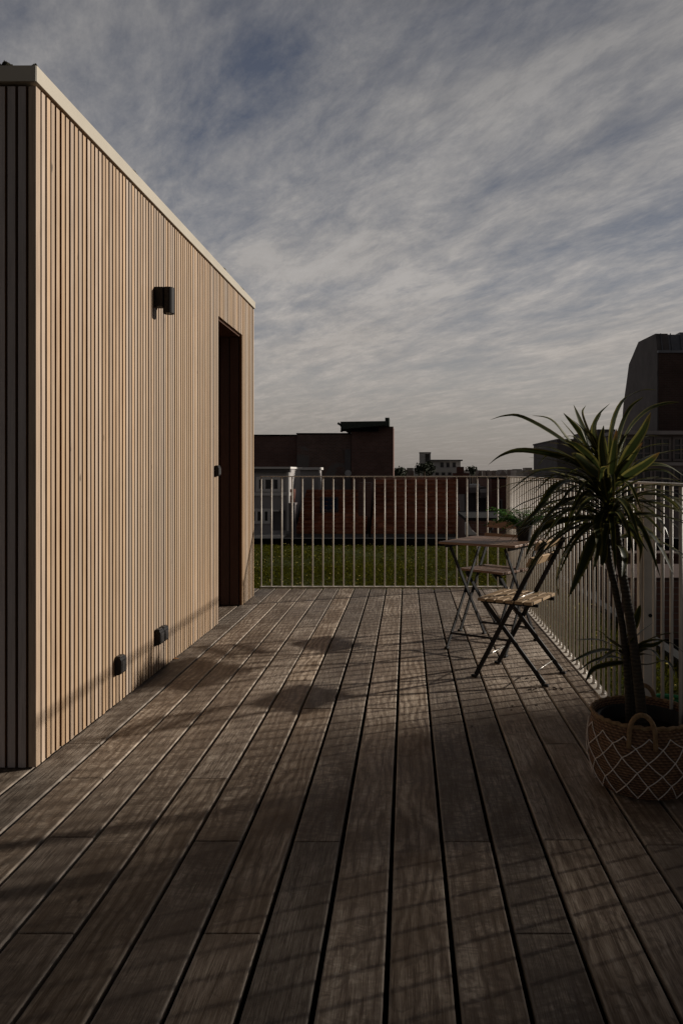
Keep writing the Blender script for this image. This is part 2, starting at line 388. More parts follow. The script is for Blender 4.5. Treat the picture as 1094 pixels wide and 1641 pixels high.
def wmap(rotz, sc, loc=(0,0,0)):
    m = wn.new('ShaderNodeMapping'); m.vector_type = 'TEXTURE'; m.inputs['Rotation'].default_value = (0,0,rotz); m.inputs['Scale'].default_value = sc
    m.inputs['Location'].default_value = loc; wn.link(cb.outputs[0], m.inputs['Vector']); return m.outputs['Vector']
n1 = wn.noise(wmap(R(-48), (2.1, 1.0, 1), (1.3, 0.4, 0)), 1.25, 10, 0.64, 0.25)
n2 = wn.noise(wmap(R(-60), (2.5, 1.0, 1), (5.0, 2.0, 0)), 3.9, 8, 0.66, 0.35)
n3 = wn.noise(wmap(R(-30), (1.4, 1.0, 1), (10.3, 3.9, 0)), 0.42, 4, 0.5, 0.2)
n4 = wn.noise(wmap(R(-66), (2.1, 1.0, 1), (2.0, 7.0, 0)), 11.0, 5, 0.7, 0.2)
cl = wn.math('ADD', wn.math('ADD', wn.math('MULTIPLY', n1, 0.46), wn.math('MULTIPLY', n4, 0.15)), wn.math('ADD', wn.math('MULTIPLY', n2, 0.36), wn.math('ADD', wn.math('MULTIPLY', n3, 0.17), 0.04)))
mask = wn.mapr(cl, 0.495, 0.69, 0.0, 1.0)
SK = 10.0            # background strength is 0.1
def g(c): return tuple(x*SK for x in c)
elevz = sp.outputs[2]
cloudcol = wn.ramp(wn.mapr(elevz, 0.0, 0.62, 0.0, 1.0), [(0.0, (0.245, 0.220, 0.200)), (0.06, (0.295, 0.266, 0.240)), (0.20, (0.395, 0.362, 0.332)), (0.38, (0.37, 0.35, 0.335)), (0.66, (0.29, 0.28, 0.275)), (0.9, (0.215, 0.21, 0.212)), (1.0, (0.15, 0.15, 0.16))])
gapcol = wn.ramp(wn.mapr(elevz, 0.0, 0.62, 0.0, 1.0), [(0.0, (0.24, 0.217, 0.198)), (0.06, (0.275, 0.250, 0.230)), (0.20, (0.300, 0.285, 0.275)), (0.38, (0.165, 0.180, 0.216)), (0.66, (0.088, 0.100, 0.136)), (0.9, (0.062, 0.071, 0.100)), (1.0, (0.055, 0.062, 0.09))])
skyb = wn.mix(0.08, wn.mix(1.0, gapcol, (SK, SK, SK), 'MULTIPLY'), sky.outputs[0])
puff = wn.math('ADD', wn.math('MULTIPLY', n2, 0.6), wn.math('MULTIPLY', n4, 0.4))
pv = wn.mapr(puff, 0.36, 0.64, 0.90*SK, 1.16*SK); pcb = wn.new('ShaderNodeCombineXYZ')
for i_ in range(3): wn.link(pv, pcb.inputs[i_])
cls = wn.mix(1.0, cloudcol, pcb.outputs[0], 'MULTIPLY')
allc = wn.mix(mask, skyb, cls)
# sky light cut overhead and behind the camera, to darken the shaded deck
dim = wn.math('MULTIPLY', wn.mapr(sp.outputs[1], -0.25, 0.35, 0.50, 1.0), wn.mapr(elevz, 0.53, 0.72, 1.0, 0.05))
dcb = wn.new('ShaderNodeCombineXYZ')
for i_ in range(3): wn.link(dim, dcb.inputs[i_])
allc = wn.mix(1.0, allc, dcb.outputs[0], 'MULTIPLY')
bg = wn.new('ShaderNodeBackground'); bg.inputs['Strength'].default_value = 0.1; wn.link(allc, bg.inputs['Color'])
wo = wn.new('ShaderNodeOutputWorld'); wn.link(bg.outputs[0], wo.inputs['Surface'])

sl = bpy.data.lights.new('sun', 'SUN'); sl.energy = 5.0; sl.angle = R(1.25); sl.color = (1.0, 0.92, 0.82)
so = bpy.data.objects.new('sun', sl); COL.objects.link(so); so.location = to_sun*40
so.rotation_euler = (-to_sun).to_track_quat('-Z', 'Y').to_euler()

cam = bpy.data.cameras.new('camera'); co_ = bpy.data.objects.new('camera', cam); COL.objects.link(co_)
co_.location = (0, 0, H); co_.rotation_euler = (R(90), 0, 0)
cam.sensor_fit = 'AUTO'; cam.sensor_width = 36; cam.lens = F/1641*36
cam.shift_x = -(VX - 547)/1641; cam.shift_y = -(820.5 - VY)/1641
cam.clip_start = 0.05; cam.clip_end = 5000
scene.camera = co_
scene.view_settings.view_transform = 'Standard'; scene.view_settings.look = 'None'; scene.view_settings.gamma = 1; scene.view_settings.exposure = 0
scene.view_settings.use_curve_mapping = False
scene.cycles.max_bounces = 6; scene.cycles.use_denoising = True

# ------------------------------------------------------------------ ground, roofs underfoot
m = MB(); m.box(-1500, 1500, -500, 2500, -12.5, -12); tag(m.build('ground', M['ground']), kind='structure')

G0, PITCH = -0.047, 0.158
known = {-2:[2.33], 1:[2.33], 3:[2.34], -3:[1.868, 3.64], 2:[1.868, 5.1], -5:[2.81, 5.55], 5:[2.31, 4.6], -1:[3.64, 5.9], -4:[2.334, 4.13], 0:[4.63],
         -6:[1.868, 5.68], -8:[2.815, 5.1], -7:[2.36, 4.6], -9:[3.17, 5.0], 4:[3.17, 5.5], 6:[3.9]}
m = MB(); rd = random.Random(3)
for n in range(-24, 7):
    x0 = G0 + n*PITCH + 0.0068; x1 = G0 + (n+1)*PITCH - 0.0068
    if n == 6: x1 = 1.002
    js = sorted(known.get(n, [2.33+0.464*rd.randint(-1, 3), 2.33+0.464*rd.randint(5, 9)]) + [0.45-0.464*rd.randint(0, 1)])
    ys = [-2.0] + js + [7.395]
    for a, b in zip(ys[:-1], ys[1:]):
        dz = rd.uniform(-0.0012, 0.0012); dx = rd.uniform(-0.0012, 0.0012)
        tn = rd.random(); tn = {-9: 0.02, -10: 0.1, 2: 0.05, -8: 0.93}.get(n, tn) + 0.002*rd.random()
        m.box(x0+dx, x1+dx, a+0.0014, b-0.0014, -0.025, dz, tn)
tag(m.build('deck', M['deck'], bevel=0.0035), kind='structure')
m = MB()
for i in range(-9, 12): m.box(-4.0, 1.0, 2.33+0.464*i-0.03, 2.33+0.464*i+0.03, -0.09, -0.03)
tag(m.build('deck_joists', M['bitumen']), kind='structure')
m = MB(); m.box(-9, 1.72, -3, 12.38, -0.6, -0.10)
tag(m.build('flat_roof', M['bitumen']), kind='structure')
m = MB(); m.box(1.72, 14, -4, 12.38, -1.4, -0.72)
tag(m.build('lower_flat_roof', M['bitumen']), kind='structure')
m = MB(); m.box(-9, 6.0, 12.40, 12.55, -0.7, 0.045)
m.box(1.72, 1.80, 2.0, 12.38, -0.7, -0.02)
tag(m.build('roof_kerb', M['bitumen']), kind='structure')

# grass on the roof beyond the railings
def grass_mesh():
    rg = random.Random(11); mb = MB()
    def patch(x0, x1, y0, y1, n, base=-0.075):
        for _ in range(n):
            x, y = rg.uniform(x0, x1), rg.uniform(y0, y1)
            hmp = 0.5 + 0.5*math.sin(x*2.3+1.1*math.sin(y*1.7))*math.sin(y*1.9+x)
            h = rg.uniform(0.010, 0.028)*(0.65+0.7*hmp); a = rg.uniform(0, 6.283); ww = rg.uniform(0.003, 0.007)
            lx, ly = rg.gauss(0, 0.018), rg.gauss(0, 0.018)
            c, s_ = math.cos(a)*ww, math.sin(a)*ww
            z0 = base + 0.012*hmp
            i = len(mb.v)
            mb.v += [(x-c, y-s_, z0), (x+c, y+s_, z0), (x+lx*0.5+c*.7, y+ly*0.5+s_*.7, z0+h*0.62), (x+lx*0.5-c*.7, y+ly*0.5-s_*.7, z0+h*0.62), (x+lx, y+ly, z0+h)]
            tn = rg.random()*0.7 + 0.3*hmp
            if rg.random() < 0.06: tn = 1.0
            mb.face((i, i+1, i+2, i+3), tn); mb.face((i+3, i+2, i+4), tn)
            for k, vv in enumerate((0.1, 0.1, 0.6, 0.6, 1.0)): mb.uv[i+k] = (0.5, vv)
    patch(-3.2, 1.0, 7.47, 9.6, 26000); patch(-3.4, 1.7, 9.6, 12.36, 24000); patch(1.08, 1.71, 2.6, 9.6, 17000)
    return mb
tag(grass_mesh().build('grass', M['grass'], fixn=False), kind='stuff')
t = NT('grass_soil'); v = t.coord(); n_ = t.noise(v, 6, 7, 0.7); n__ = t.noise(v, 60, 4, 0.7)
c_ = t.ramp(n_, [(0.3, (0.020, 0.024, 0.004)), (0.55, (0.042, 0.050, 0.007)), (0.75, (0.08, 0.074, 0.012))])
t.bump(n__, 0.8, 0.03); M['grass_soil'] = t.done(c_, 0.95, 0.1)
m = MB(); m.box(-8.9, 1.03, 7.46, 12.37, -0.099, -0.072); m.box(1.075, 1.715, 2.0, 12.36, -0.099, -0.0715)
tag(m.build('roof_soil', M['grass_soil']), kind='structure')
rg = random.Random(5); m = MB()
for _ in range(420):
    x, y = (rg.uniform(-3, 1.0), rg.uniform(7.5, 12.3)) if rg.random() < 0.78 else (rg.uniform(1.09, 1.7), rg.uniform(2.8, 9))
    r_ = rg.uniform(0.003, 0.007); z = rg.uniform(-0.045, -0.02); m.box(x-r_, x+r_, y-r_, y+r_, z, z+r_)
M['blossom'] = plain('pale_yellow_blossom', (0.55, 0.45, 0.12), 0.8, 0.2)
tag(m.build('wild_flowers', M['blossom']), kind='stuff')

# ------------------------------------------------------------------ timber clad roof house
shed = thing('rooftop_pavilion', 'flat roofed timber pavilion clad in pale vertical slats with cream metal coping', 'pavilion', (-1.458, 2.90, 0), -0.0067)
rs = random.Random(21)
def slatbox(mb, x0, x1, y0, y1, z0, z1, tn, face):
    # a slat: weathered outer face, darker brown edges
    f0 = len(mb.f); mb.box(x0, x1, y0, y1, z0, z1, tn)
    for k in range(6):
        if k != face: mb.mi[f0+k] = 1
L, D0, D1, DT, ZT, P_ = 4.0, 2.746, 3.534, 2.352, 2.689, 0.0415
side = MB(); y = 0.0445
side.box(-0.03, 0, 0, 0.0345, 0.006, ZT, 0.55)
while y + 0.029 < L - 0.036:
    tn = min(1, max(0, rs.gauss(0.5, 0.26))); o_ = rs.uniform(-0.0012, 0.0012); wd = 0.0275 + rs.uniform(-0.0008, 0.0008)
    inside = y + wd > D0 and y < D1
    if y < D0 < y + wd:
        slatbox(side, -0.022, o_, y, D0-0.002, 0.006, ZT, tn, 3)
        slatbox(side, -0.022, o_, D0-0.0019, y+wd, DT+0.012, ZT, tn, 3)
    elif inside and y + wd > D1:
        slatbox(side, -0.022, o_, y, y+wd, DT+0.012, ZT, tn, 3); slatbox(side, -0.022, o_, D1+0.0005, y+wd, 0.006, DT+0.0119, tn, 3)
    elif inside: slatbox(side, -0.022, o_, y, min(y+wd, D1+0.03), DT + 0.012, ZT, tn, 3)
    else: slatbox(side, -0.022, o_, y, y+wd, 0.006 + rs.uniform(0, 0.004), ZT, tn, 3)
    y += P_
side.box(-0.03, 0, L-0.0345, L, 0.006, ZT, 0.75)
side.build('side_cladding', [M['cedar'], M['slat_edge']], shed, bevel=0.0012)
fr = MB(); x = -0.0405
while x > -3.0:
    tn = min(1, max(0, rs.gauss(0.5, 0.25))); slatbox(fr, x-0.031, x, rs.uniform(-0.001, 0.001), 0.022, 0.004, ZT, tn, 2); x -= P_
fr.build('front_cladding', [M['cedar_grey'], M['slat_edge']], shed, bevel=0.0012)
rv = MB(); x = -0.034
while x > -0.86:
    tn = rs.random(); rv.box(x-0.075, x, D1, D1+0.02, 0.006, DT-0.004, tn); rv.box(x-0.075, x, D0-0.022, D0-0.002, 0.006, DT-0.004, tn); x -= 0.083
rv.box(-0.86, -0.024, D0, D1, DT-0.003, DT+0.010, 0.4)
rv.build('door_reveal', M['cedar_dark'], shed, bevel=0.002)
bk = MB()
bk.box(-0.16, -0.0235, 0.0235, D0-0.024, 0, 2.698); bk.box(-0.16, -0.0235, D1+0.022, L-0.0005, 0, 2.698); bk.box(-0.16, -0.0235, D0-0.0235, D1+0.0215, DT+0.011, 2.698)
bk.box(-3.05, -0.161, 0.0235, 0.16, 0, 2.698); bk.box(-3.05, -0.161, L-0.14, L-0.0005, 0, 2.698); bk.box(-3.05, -2.92, 0.161, L-0.141, 0, 2.698)
bk.build('wall', M['backing'], shed)
rf = MB(); rf.box(-2.915, -0.165, 0.165, L-0.145, 2.58, 2.65); rf.build('roof', M['bitumen'], shed)
cp = MB(); J = 2.52
cp.box(-0.20, 0.011, -0.016, J-0.001, 2.699, 2.762, 0.5); cp.box(-0.20, 0.0105, J+0.001, L+0.02, 2.699, 2.7615, 0.5)
cp.box(-3.1, -0.202, -0.018, 0.19, 2.699, 2.761, 0.5); cp.box(-0.2005, 0.008, -0.0185, -0.0165, 2.699, 2.761, 0.5)
cp.box(-3.1, -0.202, L-0.18, L+0.018, 2.699, 2.761); cp.box(-3.1, -2.9, 0.192, L-0.182, 2.699, 2.761)
cp.build('coping', M['coping'], shed, bevel=0.002)
dr = MB(); dr.box(-0.80, -0.75, D0+0.002, D1-0.002, 0.02, DT-0.006, 0.3); dob = dr.build('door', M['cedar_dark'], shed)
dh = MB(); dh.tube([(-0.75, D0+0.09, 1.0), (-0.70, D0+0.09, 1.0), (-0.70, D0+0.09, 1.02), (-0.70, D0+0.20, 1.02)], 0.009); dh.build('handle', M['black_metal'], dob)
MS = Matrix.Translation((-1.458, 2.90, 0)) @ Matrix.Rotation(-0.0067, 4, 'Z')
def on_shed(x, y, z): return MS @ Vector((x, y, z))

# clumps of moss and litter on the roof edge
def clump(loc, sx, sy, sz, label):
    mb = MB(); rr = random.Random(int(loc.y*1000))
    for _ in range(60):
        a, q = rr.uniform(0, 6.28), rr.random()**0.5
        x, yy = math.cos(a)*q*sx, math.sin(a)*q*sy; h = sz*(1-q*0.6)*rr.uniform(0.6, 1.1); d = max(sx*0.22, 0.005)
        mb.lathe([(0.001, 0), (d, 0), (d*0.9, h*0.5), (d*0.4, h*0.9), (0.001, h)], x, yy, 7)
    tag(mb.build('moss_clump', M['moss'], smooth=True, loc=loc), label, 'moss', 'moss clumps on the pavilion roof')
clump(on_shed(-0.125, 0.012, 2.760), 0.030, 0.016, 0.040, 'dark moss clump above the shaded front of the timber pavilion')
clump(on_shed(-0.012, 0.02, 2.7615), 0.010, 0.02, 0.030, 'tiny dark moss clump on the near corner of the pavilion coping')
clump(on_shed(-0.004, 1.05, 2.7615), 0.008, 0.07, 0.024, 'thin moss clump on the coping before the wall lamp')
clump(on_shed(-0.004, 2.95, 2.761), 0.008, 0.10, 0.028, 'dark moss clump on the coping over the doorway')
clump(on_shed(-0.004, 3.55, 2.761), 0.008, 0.09, 0.026, 'dark moss clump near the far end of the pavilion coping')

# wall lamp
lp = thing('wall_lamp', 'black cylinder wall lamp high on the slatted pavilion wall', 'wall lamp', on_shed(0.0015, 1.355, 2.08), -0.0067)
m = MB(); m.box(0, 0.052, -0.034, 0.034, 0.040, 0.152); m.build('bracket', M['black_plastic'], lp, bevel=0.004)
m = MB(); m.lathe([(0.001, 0.153), (0.030, 0.153), (0.032, 0.151), (0.032, 0.005), (0.030, 0.002), (0.027, 0.002), (0.026, 0.02), (0.001, 0.02)], 0.074, 0, 28); m.build('lamp_shade', M['black_plastic'], lp, smooth=False)
m = MB(); m.lathe([(0.001, 0.014), (0.0255, 0.014), (0.0255, 0.006), (0.001, 0.006)], 0.074, 0, 20); m.build('lens', M['glass_dark'], lp)

def socket(y0, y1, zc, hh, p, label, cat, name, grp=None):
    o = thing(name, label, cat, on_shed(0.0015, (y0+y1)/2, zc), -0.0067, grp); hw = (y1-y0)/2
    mb = MB(); mb.prism_y([(0, -hh/2), (p*0.75, -hh/2+0.004), (p, -hh/2+0.014), (p, hh/2-0.012), (p*0.8, hh/2), (0, hh/2)], -hw, hw); mb.build('housing', M['black_plastic'], o, bevel=0.003)
    mb = MB(); mb.box(0.004, p*0.78, -hw*0.82, hw*0.82, hh/2, hh/2+0.006); mb.box(p, p+0.003, -hw*0.7, hw*0.7, -hh*0.3, hh*0.28); mb.build('lid', M['black_lid'], o, bevel=0.0015)
    return o
socket(0.762, 0.832, 0.198, 0.088, 0.034, 'single black outdoor socket low on the slats, standing by itself', 'socket', 'wall_socket')
socket(1.332, 1.40, 0.212, 0.088, 0.034, 'black outdoor socket of the touching pair, the one nearer the shaded front', 'socket', 'wall_socket', 'pair of wall sockets')
socket(1.408, 1.478, 0.212, 0.088, 0.034, 'black outdoor socket of the touching pair, the one nearer the doorway', 'socket', 'wall_socket', 'pair of wall sockets')
socket(2.62, 2.685, 1.173, 0.078, 0.032, 'small black switch on the slats beside the dark doorway', 'switch', 'light_switch')

# ------------------------------------------------------------------ railings
YF, XF, ZR = 7.42, 1.022, 1.117
rf_ = thing('railing', 'cream steel railing across the far end before the grass roof', 'railing', (0, YF, 0), 0, 'cream steel railings')
m = MB(); m.box(-1.475, XF+0.012, -0.02, 0.02, ZR, ZR+0.010); m.build('top_rail', M['fence'], rf_, bevel=0.002)
m = MB(); m.box(-1.475, XF-0.012, -0.02, 0.02, 0.004, 0.016); m.build('bottom_rail', M['fence'], rf_, bevel=0.002)
b0 = None; i = 0; x = -1.4645
while x < XF - 0.06:
    if b0 is None:
        m = MB(); m.tube([(0, 0, 0.0165), (0, 0, ZR-0.0005)], 0.0072, 10); b0 = m.build('baluster', M['fence'], rf_, smooth=True); o = b0
    else:
        o = b0.copy(); COL.objects.link(o)
    o.parent = rf_; o.location = (x, 0, 0); x += 0.1035
m = MB(); m.box(XF-0.018, XF+0.018, -0.018, 0.018, -0.06, ZR-0.0005); m.build('corner_post', M['fence'], rf_, bevel=0.002)

rr_ = thing('railing', 'cream steel railing along the right edge of the deck behind the plant', 'railing', (XF, 0, 0), 0, 'cream steel railings')
YE = 1.3
m = MB(); m.box(-0.02, 0.02, YE, YF-0.0215, ZR, ZR+0.010); m.build('top_rail', M['fence'], rr_, bevel=0.002)
m = MB(); m.box(-0.022, 0.034, YE, YF-0.022, -0.012, 0.006); m.build('bottom_rail', M['fence'], rr_, bevel=0.002)
b1 = None; y = YF - 0.105; PY = 3.165
ft = None
while y > YE + 0.03:
    if abs(y - PY) > 0.05:
        if b1 is None:
            m = MB(); m.tube([(0, 0, 0.0065), (0, 0, ZR-0.0005)], 0.0072, 10); b1 = m.build('baluster', M['fence'], rr_, smooth=True); o = b1
            m = MB(); m.lathe([(0.0085, 0.0065), (0.013, 0.0065), (0.013, 0.011), (0.0085, 0.015)], 0, 0, 10); ft = m.build('foot_collar', M['fence'], b1, smooth=True)
        else:
            o = b1.copy(); COL.objects.link(o); f_ = ft.copy(); COL.objects.link(f_); f_.parent = o
        o.parent = rr_; o.location = (0.004, y, 0)
    y -= 0.099
m = MB(); m.box(-0.012, 0.036, PY-0.02, PY+0.02, -0.10, ZR-0.03); m.box(-0.026, -0.0125, PY-0.006, PY+0.03, 0.0065, ZR-0.0305); m.box(0.0, 0.024, PY-0.012, PY+0.012, ZR-0.03, ZR-0.0005)
po = m.build('post', M['fence'], rr_, bevel=0.002)
m = MB(); m.tube([(0.016, PY-0.0202, 0.556), (0.016, PY-0.0235, 0.556)], 0.0082, 12); m.build('bolt', M['black_metal'], po)

# ------------------------------------------------------------------ bistro chairs and table
def make_chair(label, grp):
    c = thing('folding_chair', label, 'chair', (0,0,0), 0, grp)
    hw = 0.165
    for s in (-1, 1):
        m = MB(); m.bar((s*hw, 0.195, 0.014), (s*hw, -0.215, 0.79), 0.010, 0.026, (0, 1, 0.5)); lg = m.build('long_leg', M['black_metal'], c, bevel=0.002)
        m = MB(); m.box(s*hw-0.011, s*hw+0.011, 0.185, 0.222, 0, 0.014); m.build('foot_cap', M['black_plastic'], lg, bevel=0.003)
        hi = hw - 0.016
        m = MB(); m.bar((s*hi, -0.205, 0.014), (s*hi, 0.155, 0.437), 0.010, 0.024, (0, 1, 0.5)); lg = m.build('short_leg', M['black_metal'], c, bevel=0.002)
        m = MB(); m.box(s*hi-0.011, s*hi+0.011, -0.23, -0.193, 0, 0.014); m.build('foot_cap', M['black_plastic'], lg, bevel=0.003)
    m = MB()
    for s in (-1, 1): m.bar((s*(hw-0.034), -0.165, 0.432), (s*(hw-0.034), 0.178, 0.432), 0.010, 0.018)
    m.build('seat_frame', M['black_metal'], c)
    for hx, y_, z_ in ((hw, 0.145, 0.12), (hw-0.016, -0.155, 0.073), (hw-0.003, -0.042, 0.462)):
        m = MB(); m.tube([(-hx, y_, z_), (hx, y_, z_)], 0.0035, 8); m.build('stretcher', M['bright_metal'], c, smooth=True)
    rc = random.Random(4); y = 0.172
    for i in range(6):
        m = MB(); m.box(-0.195, 0.195, y-0.045, y, 0.4415, 0.4575, rc.random())
        for s in (-1, 1): m.box(s*(hw-0.034)-0.004, s*(hw-0.034)+0.004, y-0.027, y-0.019, 0.457, 0.459, 0.0)
        m.build('seat_slat', M['acacia'], c, bevel=0.003); y -= 0.0555
    for z in (0.765, 0.675):
        yy = 0.195 - 0.41*(z-0.014)/0.776
        m = MB(); m.box(-0.195, 0.195, -0.008, 0.008, -0.026, 0.026, rc.random())
        o = m.build('back_slat', M['acacia'], c, bevel=0.003); o.location = (0, yy+0.022, z); o.rotation_euler.x = math.atan2(0.41, 0.776)*0.95
    return c
ch = make_chair('folding slatted chair turned to the railing, golden seat in full view before the table', 'folding slatted chairs at the bistro table')
ch.location = (0.645, 4.245, 0.0); ch.rotation_euler.z = R(60)
c2 = copy_tree(ch); c2['label'] = 'brown slatted folding chair on the far side of the table, half hidden by it'
for o in c2.children:
    if o.name.startswith(('seat_slat', 'back_slat')): o.data = o.data.copy(); o.data.materials[0] = M['acacia_brown']
c2.location = (0.65, 5.45, 0.0); c2.rotation_euler.z = R(137)

tb = thing('folding_table', 'small square folding table with brown slatted top and black crossed legs', 'table', (0.585, 4.985, 0), R(-32))
rt = random.Random(9)
for i in range(8):
    yy = -0.27 + i*0.0678
    m = MB(); m.box(-0.275, 0.275, yy, yy+0.060, 0.690, 0.706, rt.random()); m.build('top_slat', M['acacia_brown'], tb, bevel=0.003)
m = MB(); 
for s in (-1, 1): m.box(s*0.225-0.006, s*0.225+0.006, -0.26, 0.262, 0.668, 0.6895)
m.build('top_frame', M['black_metal'], tb)
for s in (-1, 1):
    for q in (-1, 1):
        xo = s*(0.225 - (0.014 if q > 0 else 0.028))
        m = MB(); m.bar((xo, -q*0.265, 0.012), (xo, q*0.245, 0.675), 0.010, 0.024, (0, 1, 0.5)); lg = m.build('leg', M['black_metal'], tb, bevel=0.002)
        m = MB(); m.box(xo-0.011, xo+0.011, -q*0.265-0.022, -q*0.265+0.018, 0, 0.014); m.build('foot_cap', M['black_plastic'], lg, bevel=0.003)
for q in (-1, 1):
    m = MB(); m.bar((-0.21, -q*0.215, 0.095), (0.21, -q*0.215, 0.095), 0.006, 0.014); m.build('stretcher', M['black_metal'], tb)

# potted fern on the table
fp = thing('potted_fern', 'small bright green fern in a black pot on the folding table', 'potted plant', (0.79, 4.97, 0.7065))
fp.scale = (1.05, 1.05, 1.05)
m = MB(); m.lathe([(0.001, 0), (0.040, 0), (0.052, 0.085), (0.056, 0.085), (0.056, 0.10), (0.050, 0.10), (0.047, 0.088), (0.001, 0.088)], 0, 0, 24); m.build('pot', M['black_plastic'], fp)
rq = random.Random(14); m = MB()
def strip(mb, pts, width, side, tint, fold=0.25, prof=None, seg=10):
    P = [Vector(p) for p in pts]; P = [P[0]*2-P[1]] + P + [P[-1]*2-P[-2]]; out = []
    nseg = len(P)-3
    for k in range(seg+1):
        u = k/seg*nseg; i = min(int(u), nseg-1); t_ = u-i; a, b, c, d = P[i:i+4]
        out.append(0.5*((2*b)+(c-a)*t_+(2*a-5*b+4*c-d)*t_*t_+(3*b-a-3*c+d)*t_**3))
    base = len(mb.v)
    for k, p in enumerate(out):
        t_ = k/seg; T = (out[min(k+1, seg)]-out[max(k-1, 0)]).normalized()
        S = side - T*side.dot(T)
        if S.length < 1e-4: S = T.cross(Vector((0.2, 0.1, 1)))
        S.normalize(); N = S.cross(T)
        wd = width*0.5*(prof(t_) if prof else (0.5+0.5*min(1, t_/0.3))*max(0.0, 1-t_**2.6)**0.8)
        wd = max(wd, 0.0006)
        for j, q in enumerate((-1, 0, 1)):
            mb.uv[len(mb.v)] = (0.5+0.5*q, t_); mb.v.append(tuple(p + S*wd*q + N*wd*fold*abs(q)))
    for k in range(seg):
        for j in range(2):
            a = base+k*3+j; mb.face((a, a+1, a+4, a+3), tint)
for _ in range(62):
    a = rq.uniform(0, 6.283); ln = rq.uniform(0.12, 0.25); up = rq.uniform(0.3, 1.3); dr_ = rq.uniform(0.02, 0.16)
    d = Vector((math.cos(a), math.sin(a), 0)); p0 = Vector((0, 0, 0.085)) + d*0.015
    p1 = p0 + d*ln*0.5*math.cos(up) + Vector((0, 0, ln*0.5*math.sin(up)+0.03)); p2 = p0 + d*ln*math.cos(up*0.7) + Vector((0, 0, ln*math.sin(up)*0.8 - dr_*0.6 + 0.03))
    # stalk with paired leaflets
    N_ = 11; sd = d.cross(Vector((0, 0, 1)))
    for k in range(2, N_+1):
        t_ = k/N_; q = p0*(1-t_)**2 + p1*2*t_*(1-t_) + p2*t_*t_
        for s in (-1, 1):
            l2 = 0.048*(1-0.75*t_)+0.010
            e = q + (sd*s + d*0.5).normalized()*l2 + Vector((0, 0, rq.uniform(-0.012, 0.008)))
            strip(m, [q, (q+e)/2+Vector((0, 0, 0.003)), e], 0.013, d, rq.random(), 0.1, None, 3)
    m.tube([p0, (p0+p1*2+p2)/4, p2], [0.0015, 0.0012, 0.0006], 4)
m.build('foliage', M['fern'], fp, fixn=False)

# ------------------------------------------------------------------ basket and dracaena
BX, BY = 0.885, 2.765
bs = thing('woven_basket', 'round woven seagrass basket with pale cord netting holding the tall plant', 'basket', (BX, BY, 0), -0.32)
prof = [(0.150, 0.002), (0.168, 0.012), (0.186, 0.05), (0.199, 0.11), (0.203, 0.155), (0.199, 0.20), (0.190, 0.245), (0.187, 0.262)]
def prad(z):
    for (r0, z0), (r1, z1) in zip(prof[:-1], prof[1:]):
        if z0 <= z <= z1: return r0 + (r1-r0)*(z-z0)/(z1-z0)
    return prof[-1][0]
m = MB(); m.disc(0.150, 0.002); m.lathe(prof + [(0.190, 0.268), (0.187, 0.274), (0.180, 0.272), (0.177, 0.262), (0.184, 0.20), (0.188, 0.15), (0.170, 0.04)], 0, 0, 72); m.build('basket_body', M['basket'], bs, smooth=True)
m = MB()
m.tube([(0.186*math.cos(2*math.pi*k/90), 0.186*math.sin(2*math.pi*k/90), 0.268+0.0025*math.sin(k*2*math.pi/3)) for k in range(90)], 0.0075, 7, closed=True); m.build('rim', M['straw'], bs, smooth=True)
for s in (-1, 1):
    m = MB(); pts = []
    for k in range(15):
        a = math.pi*k/14; pts.append((0.043*math.cos(a), s*(0.196 - 0.004*math.sin(a)), 0.248 + 0.068*math.sin(a)))
    pts = [(0.045, s*0.203, 0.20)] + pts + [(-0.045, s*0.203, 0.20)]
    m.tube(pts, 0.0088, 9); m.build('handle', M['straw'], bs, smooth=True)
m = MB(); NL = 15; zs = [0.016, 0.066, 0.112, 0.158, 0.203, 0.238]
rn = random.Random(2)
jit = {}
def node(k, r_):
    key = (k % (2*NL), r_)
    if key not in jit: jit[key] = (rn.uniform(-0.035, 0.035), rn.uniform(-0.006, 0.006))
    a = math.pi*(k)/NL + jit[key][0]; z = zs[r_] + (jit[key][1] if 0 < r_ else 0)
    rr2 = prad(z) + 0.004
    return Vector((rr2*math.cos(a), rr2*math.sin(a), z)), a, z
for r_ in range(len(zs)-1):
    for k in range(2*NL):
        if (k + r_) % 2: continue
        p, a, z = node(k, r_)
        for d in (-1, 1):
            if r_ == 2 and k == 44 and d == 1: continue
            q, a2, z2 = node(k+d, r_+1)
            if a2 - a > math.pi: a2 -= 2*math.pi
            if a - a2 > math.pi: a2 += 2*math.pi
            pts = []
            for i in range(5):
                t_ = i/4; aa = a+(a2-a)*t_; zz = z+(z2-z)*t_ - 0.003*math.sin(math.pi*t_); r2 = prad(zz)+0.0042; pts.append((r2*math.cos(aa), r2*math.sin(aa), zz))
            m.tube(pts, 0.0019, 6)
        m.lathe([(0.0001, p.z-0.0035), (0.0042, p.z), (0.0001, p.z+0.0035)], p.x, p.y, 6)
for k in (36, 44, 12, 33):                       # loose knotted ends
    p, a, z = node(k, 0 if k % 2 == 0 else 5)
    for _ in range(7):
        e = p + Vector((math.cos(a)*rn.uniform(0.006, 0.014), math.sin(a)*rn.uniform(0.006, 0.014), 0)) + Vector((rn.uniform(-0.012, 0.012), rn.uniform(-0.01, 0.01), rn.uniform(-0.012, 0.014)))
        m.tube([p, (p+e)/2+Vector((0, 0, 0.002)), e], 0.0014, 5)
m.build('cord_net', M['cord'], bs, smooth=True)

